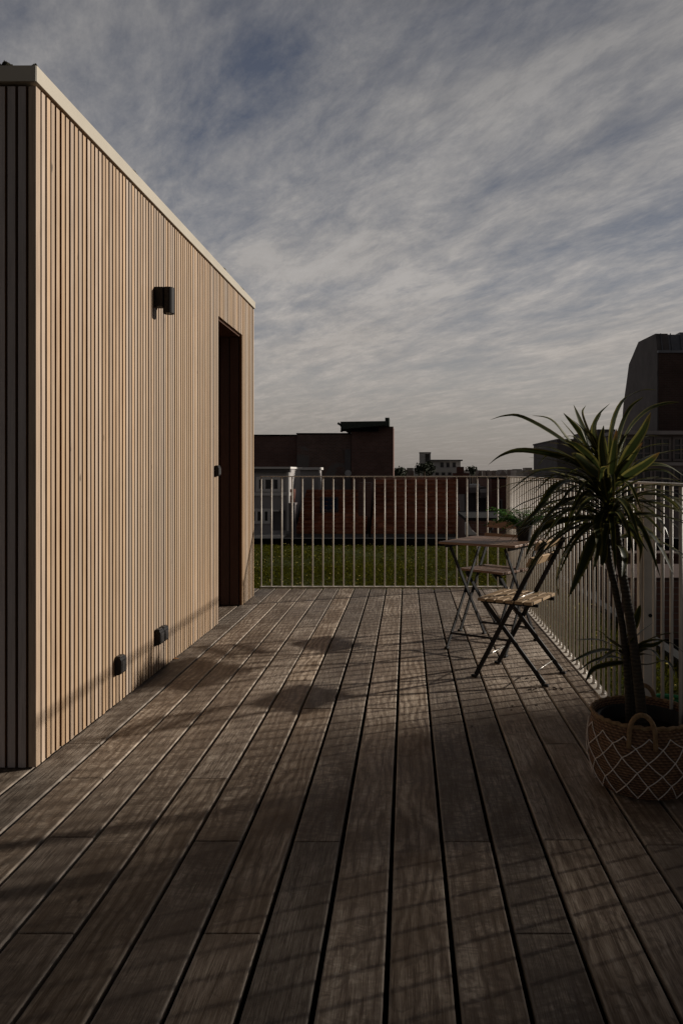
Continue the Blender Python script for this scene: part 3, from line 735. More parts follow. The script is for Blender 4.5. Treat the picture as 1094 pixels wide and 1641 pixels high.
dp = thing('dracaena_plant', 'tall dracaena with drooping striped leaves growing out of the netted basket', 'plant', (BX, BY, 0.006))
m = MB(); m.lathe([(0.001, 0.0), (0.125, 0.0), (0.160, 0.232), (0.167, 0.232), (0.167, 0.243), (0.155, 0.243), (0.150, 0.19), (0.001, 0.19)], 0, 0, 48); ip = m.build('inner_pot', M['black_lid'], dp, smooth=False)
m = MB(); m.disc(0.150, 0.192); m.build('soil', M['soil'], ip)
base = Vector((BX, BY, 0.006))
def PL(px, py, dy=0.0): return W(px, py, BY + dy) - base
stems = [([(1008, 1180, .03), (1006, 1110, .03), (1003, 1060, .03), (996, 1000, .03), (985, 945, .02), (976, 905, .02), (972, 870, .02), (970, 820, .02)], [.015, .014, .013, .0128, .0128, .0135, .013, .010]),
         ([(1030, 1180, -.02), (1024, 1110, -.02), (1018, 1060, -.02), (1010, 1000, -.01), (1001, 945, -.01), (994, 905, 0), (990, 870, 0), (985, 820, 0)], [.0205, .0195, .0180, .0172, .0168, .0168, .015, .010]),
         ([(1012, 1180, .08), (1010, 1110, .08), (1007, 1040, .08), (1006, 1022, .08)], [.018, .017, .016, .010])]
for pts, rs_ in stems:
    m = MB(); pp = [PL(*p) for p in pts]; fine = []; fr_ = []
    for i in range(len(pp)-1):
        for k in range(5):
            t_ = k/5; fine.append(pp[i].lerp(pp[i+1], t_)); fr_.append((rs_[i]+(rs_[i+1]-rs_[i])*t_)*(1.04 if k % 5 == 0 else 1.0))
    fine.append(pp[-1]); fr_.append(rs_[-1]); m.tube(fine, fr_, 12); m.build('stem', M['cane'], dp, smooth=True)
# leaves: base, bends and tip read off the plant (photo pixels), each with its own depth
def Z1(x, y): return (780 + x/3.484, 620 + y/3.484)
def Z2(x, y): return (860 + x/4.675, 850 + y/4.675)
A = [  # points in crop pixels, width in m, dy at tip, tint
 ([(640,470),(400,285),(200,172),(100,163),(15,185)], .030, .10, .3), ([(650,480),(470,320),(360,190),(250,158)], .046, .02, .45),
 ([(640,470),(540,250),(482,100)], .038, .16, .3), ([(660,450),(570,270),(528,150),(550,102)], .034, -.05, .5), ([(660,430),(600,260),(620,165),(685,92)], .034, .05, .4),
 ([(640,470),(530,270),(425,145)], .030, .20, .3), ([(640,490),(520,320),(408,180)], .036, .12, .35), ([(680,470),(700,230),(760,80),(860,22),(945,18)], .038, .10, .4),
 ([(700,470),(745,250),(800,120),(875,55)], .036, -.06, .5), ([(720,500),(800,360),(870,250),(912,142)], .052, -.12, .72), ([(710,480),(780,260),(880,140),(980,95),(1072,85)], .024, .12, .6),
 ([(710,530),(790,430),(866,310)], .042, -.20, .95), ([(700,560),(800,490),(890,430),(962,365)], .050, -.25, .85), ([(740,560),(850,420),(1000,365),(1150,345)], .038, .12, .9),
 ([(640,520),(480,420),(330,375),(180,358),(80,385),(5,437)], .042, -.05, .4), ([(640,500),(470,400),(340,340),(210,352)], .026, .15, .3), ([(640,560),(450,480),(280,480),(110,592)], .034, -.12, .5),
 ([(640,520),(470,420),(350,380),(280,445)], .034, .08, .35), ([(650,600),(500,530),(380,560),(290,680),(185,785)], .046, -.28, .55), ([(650,620),(450,580),(280,620),(150,680),(70,765)], .036, .05, .3),
 ([(650,740),(520,735),(400,755),(300,800),(250,870),(212,955)], .040, -.12, .55), ([(640,700),(610,760),(622,880),(590,1025)], .040, -.26, .55), ([(660,760),(580,880),(525,1010),(455,1172)], .052, -.18, .35),
 ([(650,740),(520,840),(430,950),(395,1070),(400,1185)], .050, -.08, .35), ([(660,800),(560,850),(430,900),(300,940)], .032, -.12, .3), ([(680,680),(800,630),(950,600),(1150,720)], .036, -.05, .5),
 ([(690,650),(820,610),(960,610),(1060,680),(1130,800)], .034, .08, .5), ([(680,720),(790,755),(900,810),(980,930),(1040,1052)], .048, -.25, .6), ([(690,730),(780,765),(840,840),(862,900),(850,985)], .038, -.18, .8),
 ([(690,720),(830,715),(930,720),(980,770),(1012,835)], .034, -.05, .6), ([(680,610),(820,570),(960,545),(1110,560)], .032, -.10, .5), ([(700,560),(850,480),(980,470),(1072,518)], .036, -.10, .75),
 ([(700,560),(850,450),(990,440),(1110,505)], .032, .06, .6), ([(700,880),(745,900),(765,960),(752,1060)], .044, -.14, .4), ([(690,540),(705,400),(722,235)], .040, -.24, 1.0),
 ([(640,560),(480,470),(340,460),(200,492)], .028, .12, .3), ([(640,600),(450,520),(330,520),(240,600)], .032, .02, .35), ([(660,560),(590,420),(500,330),(430,300)], .040, -.22, .6),
 ([(680,560),(650,420),(640,300),(650,215)], .038, -.22, .5), ([(660,640),(560,610),(430,640),(330,740),(270,850)], .038, -.20, .4), ([(660,700),(520,680),(380,690),(260,770),(150,800)], .032, .10, .25),
 ([(680,820),(760,840),(850,800),(920,850)], .028, .12, .4), ([(650,480),(600,330),(590,230),(635,150)], .030, .14, .3), ([(700,600),(850,640),(1000,640),(1140,700)], .030, .14, .45),
 ([(660,520),(590,470),(520,400),(470,370)], .044, -.30, .65), ([(690,620),(780,560),(860,520),(960,500)], .044, -.30, .6), ([(660,880),(650,960),(640,1000)], .034, -.05, .3), ([(670,650),(640,560),(636,470),(680,440)], .03, -.3, .7),
]
m = MB(); rl = random.Random(33)
def leaf(pts, Zf, width, dtip, tint, d0=-0.01):
    n = len(pts); P = []
    for i, p in enumerate(pts):
        t_ = i/(n-1); q = Zf(*p); P.append(PL(q[0], q[1], d0 + (dtip-d0)*t_**1.2))
    d = P[-1]-P[0]; out = Vector((d.x, d.y, 0))
    if out.length < 0.04: out = Vector((0.5, -0.5, 0))
    side = out.normalized().cross(Vector((0, 0, 1)))
    ax = d.normalized(); ang = rl.gauss(0, 0.45)
    side = Matrix.Rotation(ang, 3, ax) @ side
    strip(m, P, width*0.92, side, tint, 0.28, None, 16)
for pts, wd, dt, tn in A: leaf(pts, Z1, wd, dt, tn*0.8)
for q_ in range(136):                             # the inner leaves that fill the head
    low = q_ < 88
    a = rl.uniform(0, 2*math.pi) if q_ % 3 else rl.gauss(math.pi*1.08, 0.7)
    ln = rl.uniform(0.27, 0.46) if low else rl.uniform(0.20, 0.34)
    z0 = rl.uniform(0.12, 0.72) if low else rl.uniform(0.45, 1.05)
    c0 = PL(972 + rl.uniform(-4, 8), 880 - 115*z0, 0.01)
    el = rl.uniform(-0.25, 0.5) if low else rl.uniform(0.25, 1.35)
    d = Vector((math.cos(a), math.sin(a), 0)); droop = rl.uniform(0.04, 0.16) if low else rl.uniform(-0.02, 0.06)
    p1 = c0 + d*ln*0.35*math.cos(el) + Vector((0, 0, ln*0.35*math.sin(el)+0.03)); p2 = c0 + d*ln*0.7*math.cos(el) + Vector((0, 0, ln*0.66*math.sin(el)+0.02-droop*0.3))
    p3 = c0 + d*ln*math.cos(el) + Vector((0, 0, ln*0.85*math.sin(el)-droop))
    strip(m, [c0, p1, p2, p3], rl.uniform(0.018, 0.032), d.cross(Vector((0, 0, 1))), rl.uniform(0, 0.75), 0.28, None, 12)
m.build('foliage', M['leaf'], dp, smooth=True, fixn=False)
m = MB()
B = [([(670,930),(560,860),(440,820),(280,822)], .020, -.05, .5), ([(660,950),(540,900),(400,920),(240,995)], .026, -.10, .4), ([(670,980),(560,950),(420,980),(310,1055)], .022, .05, .3),
 ([(670,990),(560,1000),(420,1040),(360,1135)], .022, -.12, .4), ([(670,900),(570,850),(500,780),(435,740)], .018, .10, .3), ([(670,910),(590,850),(530,810),(470,790)], .018, .0, .3),
 ([(690,930),(790,850),(900,825),(1010,850),(1110,930)], .026, -.10, .5), ([(690,920),(800,840),(950,780),(1110,770)], .020, .10, .4), ([(690,880),(760,780),(870,690)], .026, .05, .4),
 ([(690,800),(740,680),(772,555)], .034, -.04, .35), ([(690,990),(820,1010),(950,980),(1010,1030),(1035,1110)], .024, -.05, .4), ([(690,960),(790,930),(880,940)], .022, -.14, .4),
 ([(690,930),(770,870),(870,860),(960,815)], .022, .10, .3), ([(680,960),(600,900),(520,940),(430,1010)], .022, -.16, .4), ([(690,960),(780,900),(860,900),(930,980)], .024, -.18, .5), ([(690,940),(700,860),(720,800)], .024, -.08, .3)]
for pts, wd, dt, tn in B: leaf(pts, Z2, wd*1.25, dt, tn*0.7, 0.07)
m.build('side_shoot', M['leaf'], dp, smooth=True, fixn=False)

# ------------------------------------------------------------------ hose, fallen leaf, crumbs
m = MB(); pts = []
for i in range(40):
    t_ = i/39; pts.append((1.20 + 0.55*t_ + 0.06*math.sin(t_*9), 3.55 + 0.45*math.sin(t_*5.0)*0.6, -0.028 + 0.012*math.sin(t_*14)))
m.tube(pts, 0.011, 8)
for j in range(2): m.tube([(1.34+0.2*math.cos(a*math.pi/12)*(1-0.08*j), 3.68+0.22*math.sin(a*math.pi/12), -0.036+0.02*j) for a in range(24)], 0.011, 8, closed=True)
tag(m.build('garden_hose', M['hose'], smooth=True), 'green garden hose lying on the grass behind the right railing', 'hose')
p = W(281, 1056, 1); Yd = H*F/(1057.5-VY); m = MB()
strip(m, [(-0.022, 0, 0.004), (0, 0.004, 0.012), (0.022, -0.003, 0.005)], 0.028, Vector((0, 1, 0)), 0.5, 0.3, lambda t_: math.sin(math.pi*(0.08+0.88*t_)), 8)
tag(m.build('dry_leaf', M['dead_leaf'], loc=(WX(281, Yd), Yd, 0.0015), rz=0.4), 'small orange dry leaf on the deck against the slatted wall', 'leaf')
m = MB(); rc = random.Random(8)
for (px, py, n, sp_) in ((880, 1104, 16, .05), (846, 1088, 7, .03), (850, 1106, 6, .02), (907, 1074, 9, .03), (860, 1092, 6, .05), (760, 1150, 3, .1), (820, 1138, 5, .06)):
    Yc = H*F/(py-VY)
    for _ in range(n):
        x, y = WX(px, Yc)+rc.gauss(0, sp_), Yc+rc.gauss(0, sp_*0.8); r_ = rc.uniform(0.001, 0.0042)
        m.box(x-r_*1.5, x+r_*1.5, y-r_, y+r_, 0.0015, 0.0015+r_*0.8)
tag(m.build('crumbs', M['crumb']), kind='stuff')

# ------------------------------------------------------------------ buildings
def window(par, px0, px1, py0, py1, Y, nv=1, fw=0.05, frame='white_trim', pane='glass_dark', nh=0):
    x0, x1, z1, z0 = WX(px0, Y), WX(px1, Y), WZ(py0, Y), WZ(py1, Y)
    l = par.matrix_basis.translation; x0 -= l.x; x1 -= l.x; yy = Y - l.y; z0 -= l.z; z1 -= l.z
    m = MB(); a, b = yy-0.07, yy-0.004
    m.box(x0, x1, a, b, z1-fw, z1); m.box(x0, x1, a-0.03, b, z0, z0+fw); m.box(x0, x0+fw, a, b, z0+fw, z1-fw); m.box(x1-fw, x1, a, b, z0+fw, z1-fw)
    for i in range(nv):
        xc = x0 + (x1-x0)*(i+1)/(nv+1); m.box(xc-fw*0.45, xc+fw*0.45, a+0.004, b, z0+fw, z1-fw)
    for i in range(nh):
        zc_ = z0 + (z1-z0)*(i+1)/(nh+1); m.box(x0+fw, x1-fw, a+0.02, b, zc_-fw*0.3, zc_+fw*0.3)
    o = m.build('window', M[frame], par)
    m = MB(); m.quad((x0+fw*.5, yy-0.012, z0+fw*.5), (x1-fw*.5, yy-0.012, z0+fw*.5), (x1-fw*.5, yy-0.012, z1-fw*.5), (x0+fw*.5, yy-0.012, z1-fw*.5)); m.build('pane', M[pane], o)
    return o
def bx(par, name, mat, px0, px1, py0, Y, depth, zbot=-12.0, py1=None, bevel=0, dy=0.0):
    x0, x1, z1 = WX(px0, Y), WX(px1, Y), WZ(py0, Y); z0 = zbot if py1 is None else WZ(py1, Y)
    l = par.matrix_basis.translation
    m = MB(); m.box(x0-l.x, x1-l.x, Y-l.y+dy, Y+depth-l.y, z0-l.z, z1-l.z); return m.build(name, M[mat], par, bevel=bevel)

def tile_roof(par, x0, x1, ye, ze, yr, zr, rows, mat='tile', seed=1):
    rk = random.Random(seed); m = MB(); nx = max(8, int((x1-x0)/0.055)); l = par.matrix_basis.translation
    S = Vector((0, yr-ye, zr-ze)); N = Vector((0, -(zr-ze), yr-ye)).normalized()
    for r_ in range(rows):
        a, b = r_/rows, (r_+1)/rows*1.0 + 0.012; base = len(m.v)
        for (f_, lift) in ((a, -0.005), (a, 0.075), (b, 0.006)):
            for i in range(nx+1):
                x = x0 + (x1-x0)*i/nx; wv = 0.006*math.sin(x*2*math.pi/0.22)
                p = Vector((x, ye, ze)) + S*f_ + N*(lift + (wv if lift > 0 else 0)); m.v.append(tuple(p-l))
        for q in range(2):
            tn = 0.5
            for i in range(nx):
                if i % 4 == 0: tn = min(1, max(0, rk.gauss(0.5, 0.25)))
                k = base + q*(nx+1) + i; m.face((k, k+1, k+nx+2, k+nx+1), tn)
    return m.build('roof', M[mat], par, smooth=False)

# the two tiled houses
YE2 = 24.0
hr = thing('tiled_house', 'house with a broad orange clay tile roof rising to the railing top', 'house', (0.4, YE2, -12), 0, 'orange tiled houses beyond the grass')
X0, X1 = WX(594, YE2), WX(741, YE2); zE = WZ(855, YE2); yR = 27.6; zR = WZ(766, yR)
tile_roof(hr, X0, X1, YE2, zE, yR, zR, 13, seed=2)
m = MB(); m.prism_x([(0.15, 0), (0.15, 12+zE-0.1), (yR-YE2, 12+zR-0.1), (6.8, 12+zE), (6.8, 0)], X0+0.04-0.4, X1-0.04-0.4); m.build('wall', M['brick_dark'], hr)
m = MB(); m.box(X0-0.4, X1+0.2-0.4, -0.16, 0.05, 12+zE-0.16, 12+zE-0.012); m.build('gutter', M['grey_dark'], hr)
m = MB(); xc = WX(737, 27.6); m.box(xc-0.13-0.4, xc+0.13-0.4, 3.5, 3.8, 12+zR-0.6, 12+WZ(748, 27.6)); m.box(xc-0.28-0.4, xc+0.32-0.4, 3.4, 3.9, 12+zR-0.6, 12+WZ(758, 27.6)); m.build('chimney', M['brick_red'], hr)
hl = thing('tiled_house', 'lower house with an orange tile roof and one small blue skylight', 'house', (-2.4, YE2, -12), 0, 'orange tiled houses beyond the grass')
X0, X1 = WX(473, YE2), WX(586, YE2); yR2 = 26.6; zR2 = WZ(789, yR2)
tile_roof(hl, X0, X1, YE2, zE, yR2, zR2, 10, seed=3)
m = MB(); m.prism_x([(0.15, 0), (0.15, 12+zE-0.1), (yR2-YE2, 12+zR2-0.1), (5.2, 12+zE), (5.2, 0)], X0+0.04+2.4, X1-0.04+2.4); m.build('wall', M['brick_dark'], hl)
m = MB(); m.box(X0+2.4, X1+0.1+2.4, -0.16, 0.05, 12+zE-0.16, 12+zE-0.012); m.build('gutter', M['grey_dark'], hl)
m = MB()
for i in range(10): xa = X0 + (X1-X0)*i/10 + 2.4; m.tube([(xa+0.01, yR2-YE2, 12+zR2+0.03), (xa+(X1-X0)/10-0.01, yR2-YE2, 12+zR2+0.035)], 0.07, 8)
m.build('ridge_tiles', M['tile'], hl)
# skylight lies on the slope
def on_slope(px, f_): return Vector((WX(px, YE2 + f_*(yR2-YE2)), YE2 + f_*(yR2-YE2), zE + f_*(zR2-zE)))
nrm = Vector((0, -(zR2-zE), yR2-YE2)).normalized(); up = Vector((0, yR2-YE2, zR2-zE)).normalized()
a = on_slope(514, 0.47); b = on_slope(541, 0.47); c = on_slope(541, 0.80); d = on_slope(514, 0.80); off = Vector((2.4, -YE2, 12))
m = MB()
for p0, p1 in ((a, b), (b, c), (c, d), (d, a)): m.bar(p0+off+nrm*0.06, p1+off+nrm*0.06, 0.05, 0.09, nrm)
so_ = m.build('skylight', M['grey_dark'], hl); m = MB(); m.quad(*(p+off+nrm*0.07 for p in (a, b, c, d))); m.build('pane', M['skylight_glass'], so_)
# dark party wall between the tiled roofs
dw = thing('party_wall', 'narrow dark brick wall standing between the two tiled roofs', 'wall', (WX(590, 25), 25, -12)); bx(dw, 'brickwork', 'brick_dark', 574, 593.5, 774, 25, 2.0)

# white house at the left
YW = 23.6
wh = thing('white_house', 'grey white house with two rows of windows beside the timber pavilion', 'house', (WX(430, YW), YW, -12))
bx(wh, 'wall', 'white_wall', 330, 465, 752, YW, 2.2)
bx(wh, 'cornice', 'white_trim', 326, 467.5, 748.2, YW, 2.4, py1=751.2, dy=-0.25)
bx(wh, 'fascia', 'grey_dark', 328, 466, 751.3, YW, 0.1, py1=757, dy=-0.12)
window(wh, 411, 450, 764, 788, YW, 2, 0.09); window(wh, 400, 434, 815, 839, YW, 2, 0.09)
bx(wh, 'ledge', 'white_trim', 330, 466, 789, YW, 0.2, py1=794, dy=-0.12)
bx(wh, 'balcony_recess', 'grey_dark', 436, 457, 818, YW, 0.1, py1=850, dy=-0.02)
bx(wh, 'awning', 'white_trim', 437, 451, 816, YW, 0.5, py1=818, dy=-0.55)
bx(wh, 'terrace_slab', 'white_trim', 330, 461, 854.6, YW, 0.9, py1=858, dy=-0.9)
m = MB(); xx = WX(463.3, YW)-WX(430, YW); m.tube([(xx, -0.16, 12+WZ(757, YW)), (xx, -0.16, 12+WZ(850, YW))], 0.045, 8); m.build('downpipe', M['white_trim'], wh)
bx(wh, 'chimney', 'brick_red', 463.5, 471, 784, YW, 0.4, py1=808, dy=0.0)
ax = thing('rendered_annex', 'small pale rendered block with cornice behind the lower tiled roof', 'building', (WX(490, 28), 28, -12))
bx(ax, 'wall', 'white_wall', 466, 511, 753, 28, 0.8); bx(ax, 'cornice', 'white_trim', 464.5, 513.5, 749, 28, 0.9, py1=752.9, dy=-0.2)
vs = thing('vent_stack', 'dark vent stack between the white house and the tiled roof', 'vent', (WX(468, 23.2), 23.2, -12))
bx(vs, 'shaft', 'grey_dark', 464.5, 472, 809, 23.2, 0.4); bx(vs, 'cowl', 'grey_wall', 463, 473, 806, 23.2, 0.5, py1=809, dy=-0.05)

# brick buildings behind
YB = 38.0
b1_ = thing('brick_building', 'low dark brick building with a flat top behind the white house', 'building', (WX(430, YB), YB, -12)); bx(b1_, 'wall', 'brick_dark', 330, 475, 698.5, YB, 8); bx(b1_, 'parapet', 'bitumen', 329, 475.5, 696.5, YB, 8.1, py1=698.4, dy=-0.08)
b2_ = thing('brick_building', 'patched building of bare brick and old grey plaster beside the tallest brick block', 'building', (WX(520, YB), YB-0.3, -1)); bx(b2_, 'wall', 'brick_plaster', 475.5, 562, 696, YB-0.3, 8); bx(b2_, 'parapet', 'bitumen', 475, 562, 694, YB-0.3, 8.1, py1=695.9, dy=-0.08)
bx(b2_, 'flue', 'grey_dark', 553, 562.3, 720, YB-0.3, 0.4, py1=800, dy=-0.25)
b3_ = thing('brick_building', 'tallest dark brown brick block with a green metal roof cap', 'building', (WX(595, YB), YB-0.6, -12)); bx(b3_, 'wall', 'brick_dark', 562.5, 630, 683.5, YB-0.6, 2.5)
m = MB(); l = b3_.matrix_basis.translation; Yq = YB-0.9
def q(px, py, Y=Yq): p = W(px, py, Y)-l; return p
A0, B0, C0, D0_ = q(547, 677.2), q(619, 676.2), q(619, 682.5), q(550, 689)
m.prism_y([(A0.x, A0.z), (B0.x, B0.z), (C0.x, C0.z), (D0_.x, D0_.z)], -1.0, 3.0); m.build('roof_cap', M['green_metal'], b3_)
m = MB(); a_, b_ = q(617.5, 671), q(624, 684); m.box(a_.x, b_.x, -1.05, 0.3, b_.z, a_.z); m.build('chimney', M['green_metal'], b3_)
m = MB(); m.tube([q(549, 686), q(546, 681), q(541, 678)], 0.07, 6); m.tube([q(549, 691), q(545.5, 690)], 0.07, 6); m.build('gutter_spout', M['green_metal'], b3_)
a_, b_ = q(584, 685), q(606, 691); m = MB(); m.box(a_.x-1.2, b_.x, -0.32, -0.02, b_.z, a_.z); m.build('soffit', M['bitumen'], b3_)
dsh = thing('satellite_dish', 'pale round satellite dish against the plastered brick wall', 'satellite dish', tuple(W(557.5, 758.5, 36.9)))
m = MB(); m.lathe([(0.001, 0.0), (0.08, 0.006), (0.14, 0.02), (0.165, 0.035), (0.16, 0.045), (0.001, 0.02)], 0, 0, 24); o = m.build('reflector', M['dish'], dsh, smooth=True); o.rotation_euler = (R(80), 0, R(10))
m = MB(); m.tube([(0, 0.03, -0.05), (0, 0.08, -0.5), (0, 0.3, -0.9)], 0.02, 6); m.build('mast', M['grey_dark'], dsh)

# far white modern block
YM = 130.0
mb_ = thing('modern_block', 'far white modern block with a square open tower on the skyline', 'building', (WX(700, YM), YM, -12))
bx(mb_, 'lower_storey', 'far_white', 664, 738, 750, YM, 14); bx(mb_, 'upper_storey', 'far_white', 690, 737.5, 738.5, YM+2, 10, py1=751)
bx(mb_, 'roof', 'grey_dark', 686, 741, 736.6, YM+1, 12, py1=738.6)
bx(mb_, 'tower', 'far_white', 672, 680.5, 725.5, YM+2, 3, py1=751); bx(mb_, 'tower_frame', 'far_white', 688, 689.8, 725.5, YM+2, 3, py1=751); bx(mb_, 'tower_top', 'grey_wall', 671.5, 690.2, 724.6, YM+2, 3.1, py1=726.2, dy=-0.1)
bx(mb_, 'tower_back', 'far_white', 680.6, 687.9, 727, YM+4, 0.3, py1=751)
for a_ in (705, 714.5, 724.5): window(mb_, a_, a_+5.5, 741, 749, YM+2, 0, 0.05, 'grey_wall')
for a_ in (677, 687, 697, 707, 717): window(mb_, a_, a_+6, 757, 762, YM, 0, 0.05, 'grey_wall')
def far_tree(px, py, Y, rw, rh, label, seed):
    p = W(px, py, Y); o = thing('tree', label, 'tree', (p.x, Y, -12), 0, 'trees on the skyline'); rr = random.Random(seed); zc_ = p.z+12-rh
    m = MB(); m.tube([(0, 0, 0), (0.1, 0, zc_*0.6), (0, 0.1, zc_)], [0.4, 0.3, 0.12], 8); m.build('trunk', M['bark'], o)
    m = MB()
    for _ in range(420):
        v_ = Vector((rr.gauss(0, 1), rr.gauss(0, 1), rr.gauss(0, 1))).normalized()*rr.random()**0.4
        lump = 1+0.25*math.sin(v_.x*5+seed)*math.sin(v_.z*4)
        c_ = Vector((v_.x*rw*lump, v_.y*rw*lump, v_.z*rh*lump+zc_)); s_ = rw*0.17
        e1 = Vector((rr.gauss(0, 1), rr.gauss(0, 1), rr.gauss(0, 1))).normalized()*s_; e2 = Vector((rr.gauss(0, 1), rr.gauss(0, 1), rr.gauss(0, 1))).normalized()*s_
        m.quad(c_-e1, c_-e2, c_+e1, c_+e2, rr.random())
    m.build('crown', M['far_leaf'], o, fixn=False)
far_tree(671, 741.5, 122, 0.8, 1.0, 'small dark tree at the foot of the white tower', 1); far_tree(687, 738, 124, 1.1, 1.3, 'dark tree between the white tower and its windows', 2)
far_tree(679, 742, 121, 0.9, 0.7, 'low dark shrubby tree before the open part of the tower', 3); far_tree(640, 747, 95, 0.9, 1.1, 'dark tree just right of the tallest brick block', 4)
far_tree(755, 746.5, 170, 1.4, 1.2, 'rounded dark tree right of the modern block on the skyline', 5)
m = MB(); rk = random.Random(17)
for i in range(230):
    Y = rk.uniform(140, 420); px = rk.uniform(560, 1130); top = 756 - rk.uniform(-1.5, 3.8) - (2.8 if rk.random() < 0.12 else 0)
    wpx = rk.uniform(3, 13); x0, x1 = WX(px, Y), WX(px+wpx, Y); z = WZ(top, Y)
    if rk.random() < 0.5: m.box(x0, x1, Y, Y+8, -12, z, rk.random())
    else: m.prism_y([(x0, -12), (x1, -12), (x1, z-1.0), ((x0+x1)/2, z), (x0, z-1.0)], Y, Y+8, rk.random())
t = NT('far_town'); tn = t.attr(); c_ = t.ramp(tn, [(0.0, (0.10, 0.07, 0.06)), (0.35, (0.2, 0.17, 0.155)), (0.7, (0.28, 0.26, 0.24)), (1.0, (0.45, 0.43, 0.41))]); M['far_town'] = t.done(c_, 0.9, 0.2)
tag(m.build('far_town', M['far_town']), 'jumble of far roofs and walls along the horizon', 'town', kind='stuff')

# low roofs right of the tiled house
YL = 31.0
fh = thing('flat_roofed_house', 'dark grey flat roofed house right of the broad tiled roof', 'house', (WX(765, YL), YL, -12))
bx(fh, 'wall', 'grey_dark', 744, 787, 783, YL, 6); bx(fh, 'roof_edge', 'grey_wall', 743, 787.5, 780.5, YL, 6.1, py1=783, dy=-0.1)
for (a_, b_, c_, lab) in ((748, 767, 776.3, 'white rooftop lantern near the broad tiled roof'), (768, 784, 784.4, 'low white rooftop lantern nearer the red brick house')):
    p = W((a_+b_)/2, c_, YL-0.6); o = thing('roof_lantern', lab, 'roof light', tuple(p), 0, 'white roof lanterns'); hw = (b_-a_)/2*YL/F
    m = MB(); m.prism_x([(-0.3, -0.12), (-0.3, -0.02), (0, 0.03), (0.3, -0.02), (0.3, -0.12)], -hw, hw); m.build('dome', M['white_trim'], o)
    m = MB(); m.box(-hw*0.95, hw*0.95, -0.28, 0.9, -0.35, -0.121); m.build('kerb', M['grey_wall'], o)
rb = thing('brick_house', 'red brown brick house behind the corner of the railings', 'house', (WX(840, 29), 29, -12)); bx(rb, 'wall', 'brick_red', 787, 905, 767, 29, 6)
bx(rb, 'parapet', 'bitumen', 786, 906, 765.4, 29, 6.1, py1=767, dy=-0.06); window(rb, 770+26, 770+34, 800, 822, 29, 0, 0.05, 'grey_wall')
lo = thing('low_shed', 'low brown roofed shed below the red brick house', 'shed', (WX(790, 20), 20, -12)); bx(lo, 'wall', 'brick_dark', 746, 905, 834, 20, 3); bx(lo, 'roof', 'bitumen', 744, 907, 829, 20, 3.3, py1=834, dy=-0.2)
vc = thing('vent_cowl', 'pale sheet metal cowl standing beside the broad tiled roof', 'vent', tuple(W(753, 857, 19.2)))
m = MB(); m.prism_y([(-0.12, 0), (0.2, 0), (0.05, 0.12), (-0.06, 0.32), (-0.12, 0.3)], 0, 0.3); m.build('hood', M['white_trim'], vc)
m = MB(); m.box(-0.10, 0.15, 0.03, 0.27, -3, -0.001); m.build('duct', M['grey_wall'], vc)

# right hand side: mansard building, white townhouse, grey house
YQ = 30.0; xm = WX(1052.5, YQ)
mn = thing('mansard_building', 'tall dark mansard building rising behind the dracaena', 'building', (xm, YQ, -12))
def mz(px, py): Y = xm*F/(px-VX); return (Y-YQ, WZ(py, Y)+12)
wallz = WZ(561, YQ)+12
profm = [mz(1049.4, 534.6), mz(1022, 548), mz(1006.8, 584), mz(1003.7, 607.7), mz(998, 648), mz(995.5, 682.7)]
m = MB(); m.prism_x([(0.03, 0), (0.03, wallz-0.03)] + profm + [(profm[-1][0], 0)], 0, 0.5); m.build('gable_wall', M['grey_dark'], mn)
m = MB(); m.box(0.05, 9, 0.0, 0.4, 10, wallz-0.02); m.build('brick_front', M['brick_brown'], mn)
m = MB(); pr = [(y_, z_-0.04) for y_, z_ in profm]; m.prism_x([(0.02, wallz-0.02)] + pr + [(pr[-1][0]-0.3, wallz-2)], 0.5, 9)
zr_ = m.build('roof', M['zinc'], mn)
m = MB(); y0_, z0_ = 0.0, wallz-0.02; y1_, z1_ = profm[0]
for i in range(22): m.bar((0.2+i*0.4, y0_-0.02, z0_), (0.2+i*0.4, y1_-0.02, z1_), 0.03, 0.05, (0, -1, 0.3))
m.box(0.0, 9, -0.09, -0.002, wallz-0.12, wallz-0.021); m.build('seams', M['zinc'], zr_)
m = MB(); a_ = mz(1040, 538); 
for k in (1.2, 2.9, 4.6): m.box(k, k+0.8, 0.8, 1.6, profm[0][1]-0.3, profm[0][1]+0.16)
m.build('roof_hatch', M['zinc'], mn)
m = MB(); m.box(0.52, 9, 0.2, 0.39, 0, 9.99); m.build('lower_wall', M['grey_wall'], mn)

YT = 25.5
th = thing('white_townhouse', 'white trimmed townhouse with dark windows behind the dracaena leaves', 'house', (WX(1040, YT), YT, -12))
bx(th, 'wall', 'grey_wall', 986, 1300, 697, YT, 3.5); bx(th, 'cornice', 'white_wall', 983, 1302, 691, YT, 3.7, py1=696.8, dy=-0.3)
for a_ in (986, 1016, 1046, 1076, 1106, 1136): window(th, a_, a_+27, 701, 739, YT, 1, 0.07, 'grey_wall', nh=2); window(th, a_, a_+27, 752, 800, YT, 1, 0.07, 'grey_wall', nh=2)
bx(th, 'string_course', 'white_wall', 984, 1301, 741, YT, 0.2, py1=746, dy=-0.13)
gh = thing('grey_house', 'plain grey rendered house between the dracaena crown and the horizon', 'house', (WX(940, 27), 27, -12))
bx(gh, 'wall', 'grey_dark', 892, 985.5, 706, 27, 5); bx(gh, 'parapet', 'grey_dark', 891, 956, 703.5, 27, 5.1, py1=706, dy=-0.06); bx(gh, 'roof_room', 'grey_dark', 957, 985.5, 688, 27.3, 4, py1=706)
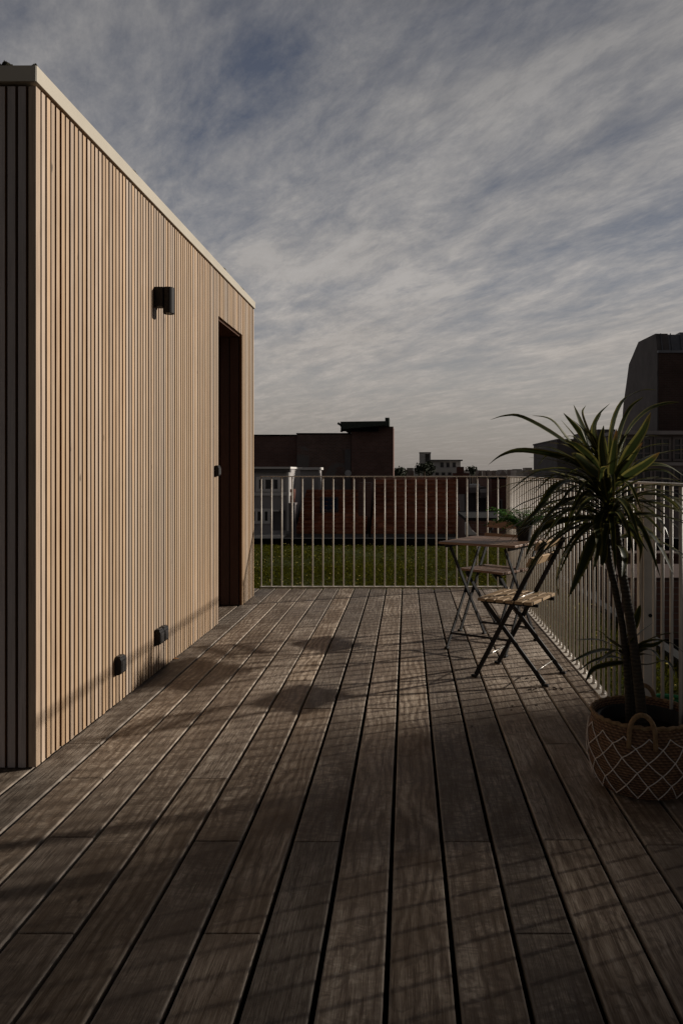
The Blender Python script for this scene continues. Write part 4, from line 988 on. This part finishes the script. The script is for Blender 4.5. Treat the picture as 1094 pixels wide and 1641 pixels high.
for (nm, lab, Y, px0, topy, zb) in (('low_wall', 'low brick wall with pale coping seen through the right railing', 10.0, 985, 886, -3), ('low_wall', 'farther low brick wall with pale coping behind the leaning leaf tips', 15.0, 1000, 865, -3)):
    o = thing(nm, lab, 'wall', (WX(px0, Y), Y, zb)); xa = WX(px0, Y); z1 = WZ(topy, Y)
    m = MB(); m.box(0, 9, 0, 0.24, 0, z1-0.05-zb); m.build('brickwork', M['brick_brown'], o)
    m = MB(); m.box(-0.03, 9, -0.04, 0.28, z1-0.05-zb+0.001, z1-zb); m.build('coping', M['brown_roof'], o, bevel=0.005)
o = thing('roof_step', 'brown brick roof step with pale edge behind the fence post', 'step', (WX(1000, 8.3), 8.3, -1)); z1 = WZ(925, 8.3)
m = MB(); m.box(0, 6, 0, 1.2, 0, z1+1-0.03); m.build('brickwork', M['brick_dark'], o); m = MB(); m.box(-0.02, 6, -0.03, 1.2, z1+1-0.029, z1+1); m.build('edge_slab', M['brown_roof'], o)

# unseen gable wall added off to the right, shaped to shade the near deck
XG = 25.0; GY, GZ = K_Y*(XG-5), K_Z*(XG-5)
gw = thing('gable_wall', 'tall brick gable wall with a square barred opening, beyond the right railing', 'wall', (XG, 0, -12))
def zt(y): return 2.02 + GZ + (5.40 + GY - y)*0.32
m = MB(); ya, yb, za, zb, ye, ys = 3.60+GY, 3.97+GY, 1.74+GZ, 2.10+GZ, 5.40+GY, -6.0  # opening placed to let a light patch reach the deck
def seg(y0, y1, z0a, z0b, z1a, z1b):
    b = len(m.v)
    for x in (0, 0.16): m.v += [(x, y0, z0a+12), (x, y1, z0b+12), (x, y1, z1b+12), (x, y0, z1a+12)]
    for qd in ((0,1,2,3),(7,6,5,4),(0,4,5,1),(1,5,6,2),(2,6,7,3),(3,7,4,0)): m.face(tuple(b+i for i in qd))
seg(yb, ye, -12, -12, zt(yb), zt(ye)); seg(ya, yb, -12, -12, za, za); seg(ya, yb, zb, zb, zt(ya), zt(yb)); seg(ys, ya, -12, -12, zt(ys), zt(ya))
m.build('brickwork', M['brick_red'], gw)
for i in range(3):  # bars added to thin the light through the opening
    yy = ya + 0.06 + i*0.10; m = MB(); m.box(0.06, 0.085, yy-0.018, yy+0.018, za+12, zb+12); m.build('light_cutting_bar', M['black_metal'], gw)
m = MB(); m.bar((0.08, ye+0.04, zt(ye+.04)+12.03), (0.08, ys-0.05, zt(ys-.05)+12.03), 0.24, 0.06, (0, 0, 1)); m.build('coping', M['stone_cap'], gw)
